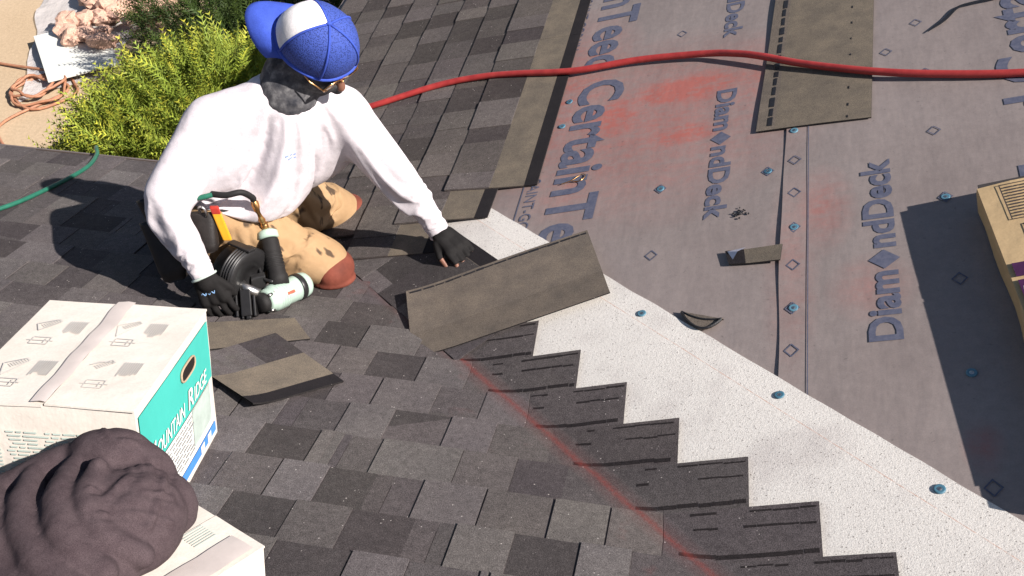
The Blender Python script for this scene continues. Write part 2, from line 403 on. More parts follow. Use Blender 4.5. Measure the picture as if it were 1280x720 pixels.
# white mineral valley liner, folded along the valley
def build_liner():
    vs = []; fs = []; L0, L1, n = -2.6, 3.4, 240
    qs = [-.46, -.3, -.15, -.03, .0, .03, .07, .11, .15, .19, .23, .27, .31, .35, .40, .46]
    for j in range(n + 1):
        l = L0 + (L1 - L0) * j / n
        for i, q in enumerate(qs):
            if i == len(qs) - 1: q = .492 + l * .02 + .0035 * noise.noise(Vector((l * 40, 0, 0))) + .003 * noise.noise(Vector((l * 9, 3, 0)))
            tq = min(1, max(0, (q - .04) / .38)); h = .0018 + .0075 * tq * tq * (3 - 2 * tq) + .0004 * noise.noise(Vector((l * 5, q * 7, 1)))
            if i == len(qs) - 1: h -= .002
            if q < -.02:
                # on slope A side
                pa = VV * l + (NA.cross(VV) if NA.cross(VV).x + NA.cross(VV).y > 0 else -NA.cross(VV)) * q + NA * h; vs.append(pa)
            else: vs.append(VL(l, q, h))
    m = len(qs)
    for j in range(n):
        for i in range(m - 1):
            a = j * m + i; fs.append((a, a + 1, a + m + 1, a + m))
    b = len(vs)                       # thickness at the open edge
    for j in range(n + 1): vs.append(vs[j * m + m - 1] - NB * .006)
    for j in range(n): fs.append((j * m + m - 1, b + j, b + j + 1, (j + 1) * m + m - 1))
    return mk('valley_liner', vs, fs, M_LIN, ROOF, smooth=False)
LINER = build_liner(); LINER['label'] = 'white mineral-surfaced liner folded into the valley'
# ------------------------------------------------------------------ shingles
TONES = {'L': (.105, .094, .093), 'M': (.091, .081, .080), 'm': (.075, .066, .067), 'D': (.055, .048, .049)}
def tone(c, j=.09):
    t = TONES[c]; k = 1 + random.uniform(-j, j); return (t[0] * k, t[1] * k * random.uniform(.98, 1.02), t[2] * k * random.uniform(.97, 1.03))
def rnd_tabs(x0, x1):
    out = []; x = x0; last = ''
    while x < x1 - .02:
        wd = random.uniform(.09, .2); c = random.choice([k for k in 'LLLMMMmmD' if k != last]); last = c
        out.append((min(x + wd, x1), c)); x += wd
    return out

def shingle_boxes(x0, x1, tabs, end_open=False):
    """list of (xa, xb, va, vb, hb_a, ht_a, hb_b, ht_b, colour); v = distance up from the butt"""
    H = .337; hb = lambda v: .0055 + .0095 * (1 - v / H); ht = lambda v: hb(v) + .0028
    out = [(x0, x1, 0.0, H, hb(0), ht(0), hb(H), ht(H), tone('m'))]
    xa = x0
    for xb, c in tabs:
        if xb <= xa + .004: continue
        if c in 'LM':
            sk = random.uniform(-.004, .004); rise = .0050 if c == 'L' else .0034
            out.append((xa + .002 + sk, xb - .002, -.0006, .175, ht(0) - .0005, ht(0) + rise, ht(.175) - .0005, ht(.175) + rise * .8, tone(c)))
        else:
            out.append((xa, xb, .001, .17, ht(0) - .0005, ht(0) + .0006, ht(.17) - .0005, ht(.17) + .0004, tone(c)))
        xa = xb
    return out

def place_A(boxes, w_butt, parent=ROOF, strips=()):
    """boxes in flat course coordinates -> mesh on slope A, folding over the valley"""
    bm = bmesh.new(); cl = bm.loops.layers.float_color.new('tint'); uvl = bm.loops.layers.uv.new('flat')
    for (xa, xb, va, vb, h0, h1, h2, h3, c) in list(boxes) + list(strips):
        P = [(xa, w_butt - va, h0), (xb, w_butt - va, h0), (xb, w_butt - vb, h2), (xa, w_butt - vb, h2), (xa, w_butt - va, h1), (xb, w_butt - va, h1), (xb, w_butt - vb, h3), (xa, w_butt - vb, h3)]
        vs = [bm.verts.new(p) for p in P]
        for f in [(0, 1, 2, 3), (7, 6, 5, 4), (4, 5, 1, 0), (5, 6, 2, 1), (6, 7, 3, 2), (7, 4, 0, 3)]:
            fc = bm.faces.new([vs[i] for i in f])
            for lp in fc.loops: lp[cl] = (*c, 1)
    xs = [v.co for v in bm.verts]
    qmax = max(qA(p.x, p.y) for p in xs); qmin = min(qA(p.x, p.y) for p in xs)
    if qmax > -.03 and qmin < .03:
        nrm = Vector((N_, 1, 0)).normalized()
        for q in (-.03, 0.0, .03):
            bmesh.ops.bisect_plane(bm, geom=bm.verts[:] + bm.edges[:] + bm.faces[:], plane_co=nrm * q, plane_no=nrm)
    for f in bm.faces:
        for lp in f.loops: lp[uvl].uv = (lp.vert.co.x, lp.vert.co.y)
    for v in bm.verts:
        x, w, h = v.co; jit = .0012 * noise.noise(Vector((x * 3, w * 3, 5)))
        v.co = fold(x, w, h + jit)
    bmesh.ops.recalc_face_normals(bm, faces=bm.faces[:])
    me = bpy.data.meshes.new('shingle'); bm.to_mesh(me); bm.free(); me.materials.append(M_SH)
    o = bpy.data.objects.new('shingle', me); col.objects.link(o); o.parent = parent
    return o

WA0 = .3225; EXPO = .143
TABS = {-2: [(-0.916, 'M'), (-0.788, 'D'), (-0.611, 'L')], -1: [(-0.959, 'M'), (-0.831, 'L'), (-0.718, 'M'), (-0.572, 'D'), (-0.435, 'L')],
        0: [(-0.778, 'D'), (-0.659, 'M'), (-0.493, 'L'), (-0.365, 'm'), (-0.238, 'M')], 1: [(-0.865, 'L'), (-0.702, 'm'), (-0.578, 'L'), (-0.429, 'D'), (-0.307, 'L'), (-0.158, 'm')],
        2: [(-0.879, 'L'), (-0.729, 'D'), (-0.692, 'L'), (-0.669, 'M'), (-0.569, 'm'), (-0.363, 'L'), (-0.227, 'M'), (-0.102, 'D')],
        3: [(-0.657, 'L'), (-0.54, 'D'), (-0.421, 'm'), (-0.274, 'L'), (-0.117, 'M'), (0.016, 'L'), (0.143, 'M')],
        4: [(-0.84, 'L'), (-0.689, 'D'), (-0.553, 'M'), (-0.407, 'D'), (-0.313, 'm'), (-0.18, 'L'), (-0.036, 'D'), (0.08, 'L')],
        5: [(-0.677, 'L'), (-0.509, 'D'), (-0.38, 'L'), (-0.227, 'm'), (-0.078, 'L'), (0.053, 'M'), (0.212, 'L')]}
ENDS = {-2: -.255, -1: -.114, 0: .026, 1: .169, 2: .336, 3: .488, 4: .633, 5: .775}
for k in range(-10, 11):
    wb = WA0 - k * EXPO
    if wb > EAVE_W + .02: continue
    x_end = ENDS.get(k, .026 + .149 * k)
    xval = -wb / N_
    # tab edges along the whole course
    tb = []; tr = TABS.get(k)
    if tr:
        tb += rnd_tabs(-3.4, tr[0][0] - .12) + [tr[0]] + tr[1:]; start = tr[-1][0]
    else:
        tb += rnd_tabs(-3.4, xval - .02); start = xval - .02
    tb.append((x_end, 'm'))
    cut = x_end; segs = []
    while cut > -3.3:
        nx = max(cut - .985, -3.4); segs.append((nx, cut)); cut = nx
    for (a, b) in segs:
        tabs = []
        for xb, c in tb:
            if xb > a + .01 and (not tabs or tabs[-1][0] < b): tabs.append((min(xb, b), c))
        strips = []
        if b == x_end:      # printed sealant dashes on the uncut end that laps over the valley
            hb = lambda v: .0055 + .0095 * (1 - v / .337) + .0028
            for v0, xs_ in ((.010, ((b - .38, b - .215), (b - .16, b - .006))), (.050, ((b - .36, b - .22), (b - .15, b - .008))), (.120, ((b - .30, b - .006),))):
                for xa, xb in xs_:
                    xa += random.uniform(-.02, .02); xx = xa
                    while xx < xb - .01:
                        d = min(random.uniform(.025, .06), xb - xx); dv = random.uniform(-.002, .002)
                        if qA(xx, wb) > .05 and random.random() > .05:
                            wd = random.uniform(.004, .007) if v0 < .1 else .011
                            strips.append((xx, xx + d, v0 + dv, v0 + dv + wd, hb(v0) - .001, hb(v0) + .0011, hb(v0 + wd) - .001, hb(v0 + wd) + .0011, (.019, .016, .017)))
                        xx += d + random.uniform(.0, .004)
        place_A(shingle_boxes(a + .0015, b - .0015, tabs), wb, strips=strips)

# slope B courses
UB0 = -.7614
def place_B(y0, y1, ub, tabs, jit=0, olive=False):
    mb = MB(); H = .337; nseg = 8
    hb = lambda v: .005 + .0130 * (1 - v / H); t = .0045
    def lift(u, y):
        q = qB(u, y); return .016 * min(1, max(0, 1 - (q - .30) / .28))
    def strip(ya, yb, va, vb, z0, z1, c, m):
        k = max(1, int((yb - ya) / .12))
        for i in range(k):
            a = ya + (yb - ya) * i / k; b = ya + (yb - ya) * (i + 1) / k
            def P(v, y, z): return B(ub + v, y + jit * v, hb(v) + z + lift(ub + v, y))
            mb.hexa([P(va, a, z0), P(vb, a, z0), P(vb, b, z0), P(va, b, z0), P(va, a, z1), P(vb, a, z1), P(vb, b, z1), P(va, b, z1)], c, m)
    strip(y0, y1, 0, .165, 0, t, (.085, .073, .069), 0); strip(y0, y1, .165, H - .046, 0, t, (.085, .073, .069), 0); strip(y0, y1, H - .046, H, 0, t, (.03, .027, .027), 0)
    if olive:
        strip(y0 - .0005, y1, .165, H - .046, t - .0005, t + .0012, OLIVE, 1)
        strip(y0 - .0005, y1, H - .0455, H + .0005, t - .0005, t + .0012, TAR, 1)
    ya = y0
    for yb, c in tabs:
        tn = tuple(x * f for x, f in zip(tone(c, .06), (1.02, 1.0, .95)))
        if c in 'LM': strip(ya + .001, yb - .001, -.0005, .1645, t - .0005, t + (.0034 if c == 'L' else .0024), tn, 0)
        else: strip(ya, yb, .0005, .1645, t - .0005, t + .0008, tn, 0)
        ya = yb
    uvs = [(-3.0, -3.0)] * len(mb.v)
    o = mk('shingle', mb.v, mb.f, None, ROOF, mb.c, uvs, False, [M_SH, M_BACK], mb.m); return o
B_END = {0: (1.295, -.05), -1: (1.133, -.02), -2: (.977, -.03)}
for k in range(-7, 1):
    ub = UB0 + k * EXPO
    if k in B_END: y0, jt = B_END[k]
    else: y0, jt = -ub / N_ - .02, 0
    y = y0; first = True
    while y < 4.4:
        L = .985 if not first else random.uniform(.55, .985); first = False
        if k == 0: L = .985
        y2 = y + L
        tabs = []; last = ''; yy = y
        while yy < y2 - .02:
            wd = random.uniform(.09, .19); c = random.choice([q for q in 'LLLMMMmmD' if q != last]); last = c
            tabs.append((min(yy + wd, y2), c)); yy += wd
        place_B(y + .001, y2 - .001, ub, tabs, jt, k >= -2); y = y2
# shingles laid lengthwise along the chalk line in the valley
for (la, lb) in ((-1.661, -.676), (-2.5, -1.664)):
    mb = MB(); n = 8
    for i in range(n):
        a = la + (lb - la) * i / n; b = la + (lb - la) * (i + 1) / n
        def P(l, q, z): return VL(l, q, .0195 + z + (.006 if q < 0 else 0))
        def st(q0, q1, z0, z1, c, m): mb.hexa([P(a, q0, z0), P(b, q0, z0), P(b, q1, z0), P(a, q1, z0), P(a, q0, z1), P(b, q0, z1), P(b, q1, z1), P(a, q1, z1)], c, m)
        st(-.02, .317, 0, .003, (.05, .045, .045), 0)
        st(-.021, .15, .0025, .0055 if i % 3 else .004, tone('LmMLDMLm'[i % 8]), 0)
        st(.152, .262, .0025, .004, OLIVE, 1); st(.263, .316, .0025, .004, TAR, 1)
    mk('shingle', mb.v, mb.f, None, ROOF, mb.c, [(-3, -3)] * len(mb.v), False, [M_SH, M_BACK], mb.m)

# ------------------------------------------------------------------ prints and nails on the underlayment
def text_pts(body, bold=.012, shear=0.0, spacing=1.0):
    cu = bpy.data.curves.new('t', 'FONT'); cu.body = body; cu.size = 1; cu.offset = bold; cu.shear = shear; cu.space_character = spacing; cu.resolution_u = 3
    o = bpy.data.objects.new('t', cu); col.objects.link(o); bpy.context.view_layer.update()
    me = bpy.data.meshes.new_from_object(o.evaluated_get(bpy.context.evaluated_depsgraph_get()))
    v = [x.co.copy() for x in me.vertices]; f = [tuple(p.vertices) for p in me.polygons]
    bpy.data.objects.remove(o); bpy.data.curves.remove(cu); bpy.data.meshes.remove(me); return v, f
def lettering(name, body, fn, mat, parent, length, cap, bold=.012, shear=0.0, spacing=1.0):
    v, f = text_pts(body, bold, shear, spacing); xs = [p.x for p in v]; x0 = min(xs); sx = length / (max(xs) - x0); sy = cap / .73
    o = mk(name, [fn((p.x - x0) * sx, p.y * sy) for p in v], f, mat)
    if isinstance(parent, bpy.types.Object) and parent.type == 'EMPTY': part(o, parent)
    else: o.parent = parent
    return o
H1, H2 = .0030, .0062
for y0 in (1.885, 3.12):
    lettering('printed_lettering', 'CertainTeed', lambda a, b, y0=y0: B(-.352 + b - a * .012, y0 - a, H1), M_INKB, UND1, 1.15, .17, .024)
    lettering('printed_lettering', 'SAINT-GOBAIN', lambda a, b, y0=y0: B(-.455 + b, y0 - .57 - a, H1), M_INKB, UND1, .40, .042, .0)
def diamond_deck(fn, parent, L, cap):
    """the o of the word is a solid diamond"""
    wd = lambda t: (lambda xs: max(xs) - min(xs))([p.x for p in text_pts(t, .02)[0]])
    w1, w2, wo, gp_ = wd('Diam'), wd('ndDeck'), .62, .07; k = L / (w1 + w2 + wo + 2 * gp_)
    lettering('printed_lettering', 'Diam', lambda a, b: fn(a, b), M_INKB, parent, w1 * k, cap, .032)
    c = (w1 + gp_ + wo / 2) * k; r1 = wo / 2 * k; r2 = cap * .5
    mk('printed_diamond', [fn(c - r1, cap * .37), fn(c, cap * .37 - r2), fn(c + r1, cap * .37), fn(c, cap * .37 + r2)], [(0, 1, 2, 3)], M_INKB, parent)
    lettering('printed_lettering', 'ndDeck', lambda a, b: fn(a + (w1 + wo + 2 * gp_) * k, b), M_INKB, parent, w2 * k, cap, .032)
diamond_deck(lambda a, b: B(.163 + b, 1.67 - a, H1), UND1, .70, .066)
diamond_deck(lambda a, b: B(.163 + b, 2.72 - a, H1), UND1, .70, .066)
diamond_deck(lambda a, b: B(.690 - b, .398 + a, H2), UND2, .74, .08)
lettering('printed_lettering', 'CertainTeed', lambda a, b: B(1.185 - b, 1.41 + a, H2), M_INKB, UND2, 1.165, .17, .024)
lettering('printed_lettering', 'CertainTeed', lambda a, b: B(1.185 - b, .18 + a, H2), M_INKB, UND2, 1.165, .17, .024)
def strip_line(u, y0, y1, w, h, parent):
    n = 20; vs = []; fs = []
    for i in range(n + 1):
        y = y0 + (y1 - y0) * i / n; vs += [B(u, y, h), B(u + w, y, h)]
    for i in range(n): fs.append((2 * i, 2 * i + 1, 2 * i + 3, 2 * i + 2))
    return mk('printed_line', vs, fs, M_INKB, parent)
strip_line(.463, .20, 5, .0028, H2, UND2); strip_line(-.475, 1.06, 5, .004, H1, UND1)
def diamond(u, y, parent, h, a=.016, b=.024):
    t = .0028; vs = [B(u + x, y + z, h) for k in (1.0, 1 - t / a * 1.3) for x, z in ((-a * k * 1.25, 0), (0, -b * k), (a * k * 1.25, 0), (0, b * k))]
    fs = [(i, (i + 1) % 4, 4 + (i + 1) % 4, 4 + i) for i in range(4)]
    mk('printed_diamond', vs, fs, M_INKB, parent)
for u, y in ((.425, 1.04), (.425, .88), (.425, .72), (.425, .549), (.425, .395), (.425, 1.20), (.823, 1.241), (.711, 1.719), (.812, 1.87), (.844, -.059), (.836, .593), (.829, .925), (.821, 1.56), (.425, 1.52), (.425, 1.85)): diamond(u, y, UND2, H2)
for u, y in ((.015, .84), (.011, 1.159), (-.001, 2.114), (.344, 1.167)): diamond(u, y, UND1, H1)
def cap_nail(pt, parent, nrm):
    nrm = (nrm + Vector((random.uniform(-.09, .09), random.uniform(-.09, .09), 0))).normalized(); mb = MB(); pt = Vector(pt); a = EX - nrm * EX.dot(nrm); a.normalize(); b = nrm.cross(a); n = 16; rg = []
    for r, h in ((.0128, -.001), (.0128, .0012), (.0105, .0024), (.0065, .0012), (.0055, .0012), (.0045, .0022)):
        rg.append([pt + (a * math.cos(2 * math.pi * i / n) + b * math.sin(2 * math.pi * i / n)) * r + nrm * h for i in range(n)])
    vs = [p for r in rg for p in r]; fs = [(j * n + i, j * n + (i + 1) % n, (j + 1) * n + (i + 1) % n, (j + 1) * n + i) for j in range(5) for i in range(n)]
    fs.append(tuple(5 * n + i for i in range(n))); mb.add(vs, fs)
    o = mk('cap_nail', mb.v, mb.f, None, parent, None, None, True, [M_CAPN, M_STEEL], [0] * (4 * n) + [1] * (n + 1)); return o
for u, y in ((.344, 1.167), (.011, 1.159), (-.393, 1.777), (-.395, 1.62), (-.30, .93), (-.05, 2.6), (.1, 3.0)): cap_nail(B(u, y, .0028), UND1, NB)
for u, y in ((.426, .88), (.428, .549), (.821, 1.559), (.829, .925), (.833, .27), (.42, 1.356), (1.3, .6), (1.25, 1.3)): cap_nail(B(u, y, .0058), UND2, NB)
for u, y in ((.017, .587), (.399, .244), (.739, -.059), (1.1, -.38), (-.34, .93), (-.27, .86)): cap_nail(B(u, y, .0100), LINER, NB)

# ------------------------------------------------------------------ loose shingle pieces
def slab(name, quad, t, cells, mats, parent=None, curl=None, nx=10, ny=6, extra=()):
    """thin shingle piece: quad = 4 world corners (a0,b0),(a1,b0),(a1,b1),(a0,b1); cells colour by (a,b); curl(a,b) lifts along nrm"""
    q = [Vector(p) for p in quad]; nrm = (q[1] - q[0]).cross(q[3] - q[0]).normalized()
    if nrm.z < 0: nrm = -nrm
    def P(a, b, z): return (q[0] * (1 - a) + q[1] * a) * (1 - b) + (q[3] * (1 - a) + q[2] * a) * b + nrm * (z + (curl(a, b) if curl else 0))
    mb = MB(); ga = sorted(set([i / nx for i in range(nx + 1)] + [e for e in extra])); gb = [i / ny for i in range(ny + 1)]
    na = len(ga); nb = len(gb)
    top = [P(a, b, t) for b in gb for a in ga]; bot = [P(a, b, 0) for b in gb for a in ga]
    vs = top + bot; o_ = len(top); fs = []; cs = []; ms = []
    for j in range(nb - 1):
        for i in range(na - 1):
            k = j * na + i; c, m = cells((ga[i] + ga[i + 1]) / 2, (gb[j] + gb[j + 1]) / 2)
            fs.append((k, k + 1, k + na + 1, k + na)); cs.append(c); ms.append(m)
            fs.append((o_ + k, o_ + k + na, o_ + k + na + 1, o_ + k + 1)); cs.append(OLIVE2); ms.append(1)
    def edge(k, l):
        fs.append((k, l, l + o_, k + o_)); cs.append((.02, .018, .018)); ms.append(0)
    for i in range(na - 1): edge(i + 1, i); edge((nb - 1) * na + i, (nb - 1) * na + i + 1)
    for j in range(nb - 1): edge(j * na, (j + 1) * na); edge((j + 1) * na + na - 1, j * na + na - 1)
    o = mk(name, vs, fs, None, None, cs, [(-3, -3)] * len(vs), False, mats, ms)
    return o, P
def dashes(P, b0, bw, t, a0, a1, dl, gap, name, mat, parent, jit=.3, z=.0):
    mb = MB(); a = a0
    while a < a1:
        d = dl * random.uniform(1 - jit, 1 + jit); e = min(a + d, a1); w = bw * random.uniform(.6, 1.2); bb = b0 + random.uniform(-.15, .15) * bw
        mb.hexa([P(a, bb - w, t - .001), P(e, bb - w, t - .001), P(e, bb + w, t - .001), P(a, bb + w, t - .001), P(a, bb - w * .8, t + .0016), P(e, bb - w * .8, t + .0016), P(e, bb + w * .8, t + .0016), P(a, bb + w * .8, t + .0016)])
        a = e + gap * random.uniform(.5, 1.5)
    o = mk(name, mb.v, mb.f, mat, parent); return o

# the piece being set: back face up, resting on the valley courses
ol = lambda a, b: (tuple(x * (1.0 if b < .62 else .88) for x in OLIVE2), 1)
o, P = slab('cut_shingle', [B(-.743, .757, .038), B(-.189, .957, .034), B(-.078, .664, .0290), B(-.640, .467, .0310)], .004, ol, [M_SH, M_BACK],
            curl=lambda a, b: .012 * max(0, 1 - a / .25) ** 2 + .006 * (1 - b) * math.sin(a * math.pi), nx=14)
tag(o, 'cut shingle piece lying back face up in front of the reaching gloved hand', 'shingle')
dashes(P, .045, .012, .0042, .02, .99, .05, .008, 'sealant_strip', M_TAR, o)
# whole shingle upside down on the underlayment
o, P = slab('whole_shingle', [B(.352, 2.36, .0040), B(.302, 1.377, .0040), B(.652, 1.352, .0075), B(.699, 2.34, .0075)], .004, lambda a, b: ((OLIVE if b > .12 else OLIVE2), 1), [M_SH, M_BACK],
            curl=lambda a, b: .0015 * (1 - b) ** 3 * (1 + .8 * math.sin(a * 9)) + .0030 * math.sin(b * math.pi) + .0008 * math.sin(a * 7), nx=16)
tag(o, 'whole olive grey shingle lying upside down on the printed underlayment under the red hose', 'shingle')
dashes(P, .115, .022, .0042, .01, .985, .045, .012, 'sealant_strip', M_TAR, o)
dashes(P, .80, .006, .0042, .02, .99, .012, .07, 'sealant_dot', M_TAR, o)['kind'] = 'stuff'
# offcut with tabs next to the carton
def c2(a, b):
    if b > .86: return (TAR, 1)
    if b > .42: return (tuple(x * 1.15 for x in OLIVE), 1)
    return (tone('D', .02) if a > .56 else tone('L', .02), 0)
o, P = slab('shingle_offcut', [A(-1.215, .262, .024), A(-1.030, .475, .026), A(-.753, .269, .023), A(-.926, .068, .036)], .0045, c2, [M_SH, M_BACK],
            curl=lambda a, b: .010 * max(0, 1 - a / .3) ** 2, nx=12, ny=14)
tag(o, 'offcut of shingle with grey tabs and olive headlap, one edge curled up, beside the carton', 'shingle')
o, P = slab('shingle_offcut', [A(-1.30, .47, .023), A(-1.015, .585, .023), A(-.925, .475, .022), A(-1.19, .335, .022)], .004, lambda a, b: (OLIVE, 1), [M_SH, M_BACK], nx=6)
tag(o, 'plain olive offcut of shingle lying under the tabbed offcut by the nail gun', 'shingle')
# scraps on the underlayment
M_FOIL = simple('release_film', (.45, .46, .55), .25, .6, .1)
o, P = slab('shingle_scrap', [B(.236, .806, .006), B(.397, .800, .010), B(.392, .735, .010), B(.250, .748, .006)], .004, lambda a, b: ((TAR, 0) if a < .36 else (OLIVE, 1)), [M_SH, M_BACK], curl=lambda a, b: .006 * abs(a - .4), nx=12)
tag(o, 'small rectangular shingle scrap with a black end and curled white film', 'shingle scrap')
f = mk('release_film', [P(.04, .1, .006), P(.38, .02, .012), P(.10, .75, .007), P(.22, .40, .018)], [(0, 1, 3), (0, 3, 2)], M_FOIL, o)
vs = []; fs = []; n = 12
mb = MB()
for i in range(n):
    def pt(t, r):
        u = .128 + .118 * t; yc = .580 - .046 * t - .058 * math.sin(math.pi * t) ** .8 * r; return (u, yc)
    t0, t1 = i / n, (i + 1) / n
    p = [pt(t0, 0), pt(t1, 0), pt(t1, 1), pt(t0, 1)]; hh = [.0075, .0075, .0095, .0095]
    mb.hexa([B(*p[3], hh[3] - .004 + .003), B(*p[2], hh[2] - .004 + .003), B(*p[1], hh[1] - .006), B(*p[0], hh[0] - .006), B(*p[3], hh[3] + .003), B(*p[2], hh[2] + .003), B(*p[1], hh[1]), B(*p[0], hh[0])], OLIVE2)
o = mb.build('curved_shingle_scrap', M_BACK, cols=True); tag(o, 'curved olive shingle scrap with a black tar edge beside the white valley liner', 'shingle scrap')
mb = MB()
for (ra, rb) in ((.93, 1.0), (.22, .36)):
    pts = []
    for i in range(14):
        t = .03 + .94 * i / 13; u, y1 = pt(t, 0); _, y2 = pt(t, 1); r = (ra + rb) / 2; y = y1 + (y2 - y1) * r; pts.append(B(u, y, .0085 + .0055 * r))
    mb.tube(pts, .0038 if ra > .5 else .003, 6)
mb.build('tar_line', M_TAR, None).parent = o
mb = MB()
for i in range(26):
    a = random.uniform(0, 6.28); r = abs(random.gauss(0, .013)); mb.ell(B(.268 + r * math.cos(a), .979 + r * .8 * math.sin(a), .0055), (EU, EY, NB), (random.uniform(.002, .006), random.uniform(.002, .005), random.uniform(.0015, .003)), 6, 4)
o = mb.build('granule_crumbs', M_TAR); tag(o, 'little heap of black tar crumbs on the underlayment', 'crumbs')
# black release strip
mb = MB(); pts = spline([B(.845, 1.79, .010), B(.90, 1.845, .0095), B(.945, 1.905, .0105), B(1.0, 1.918, .0115), B(1.08, 1.925, .010), B(1.2, 1.97, .0095)], 6); nn = len(pts)
vs = []
for i, p in enumerate(pts):
    t = (pts[min(i + 1, nn - 1)] - pts[max(i - 1, 0)]).normalized(); b = NB.cross(t) * (.006 * min(1, .2 + i / 5)); vs += [p - b, p + b, p + b + NB * .002, p - b + NB * .002]
fs = [(4 * i + k, 4 * i + (k + 1) % 4, 4 * i + 4 + (k + 1) % 4, 4 * i + 4 + k) for i in range(nn - 1) for k in range(4)] + [(3, 2, 1, 0), tuple(4 * nn - 4 + k for k in range(4))]
o = mk('release_strip', vs, fs, M_TAR); tag(o, 'thin black bent strip on the underlayment above the big printed letters', 'strip')
# bit of copper wire
mb = MB(); mb.tube(spline([B(-.335, 1.262, .007), B(-.30, 1.275, .007), B(-.27, 1.30, .007), B(-.255, 1.29, .007), B(-.27, 1.265, .007), B(-.30, 1.27, .007)], 6), .0016, 5)
o = mb.build('wire_bit', M_BRASS, smooth=True); tag(o, 'tiny looped bit of copper wire on the big blue lettering', 'wire')

# ------------------------------------------------------------------ hoses
mb = MB()
red = [A(-1.62, 1.42, .05), B(-1.42, 1.93, .045), B(-1.257, 1.966, .038), B(-.988, 2.03, .036), B(-.80, 2.035, .034), B(-.636, 2.01, .030), B(-.398, 1.958, .024), B(-.147, 1.95, .022), B(.10, 1.90, .024), B(.22, 1.845, .032), B(.312, 1.79, .034), B(.45, 1.70, .030), B(.661, 1.585, .028), B(.85, 1.515, .021), B(1.089, 1.446, .017), B(1.4, 1.39, .017), B(2.2, 1.5, .02)]
mb.tube(spline(red, 8), .0125, 14)
o = mb.build('air_hose', M_REDH, smooth=True); tag(o, 'red rubber air hose stretched across the upper roof slope', 'hose')
mb = MB()
grn = [A(-2.75, .55, .022), A(-2.5, .86, .022), A(-2.34, 1.112, .027), A(-2.29, 1.336, .027), A(-2.275, 1.58, .027), A(-2.315, 1.74, .027), A(-2.36, 1.815, .026), A(-2.385, 1.86, -.01), A(-2.40, 1.87, -.25), A(-2.40, 1.87, -.9)]
mb.tube(spline(grn, 8), .0085, 12)
o = mb.build('air_hose', M_GRNH, smooth=True); tag(o, 'green air hose running over the eave in the man\'s shadow', 'hose')

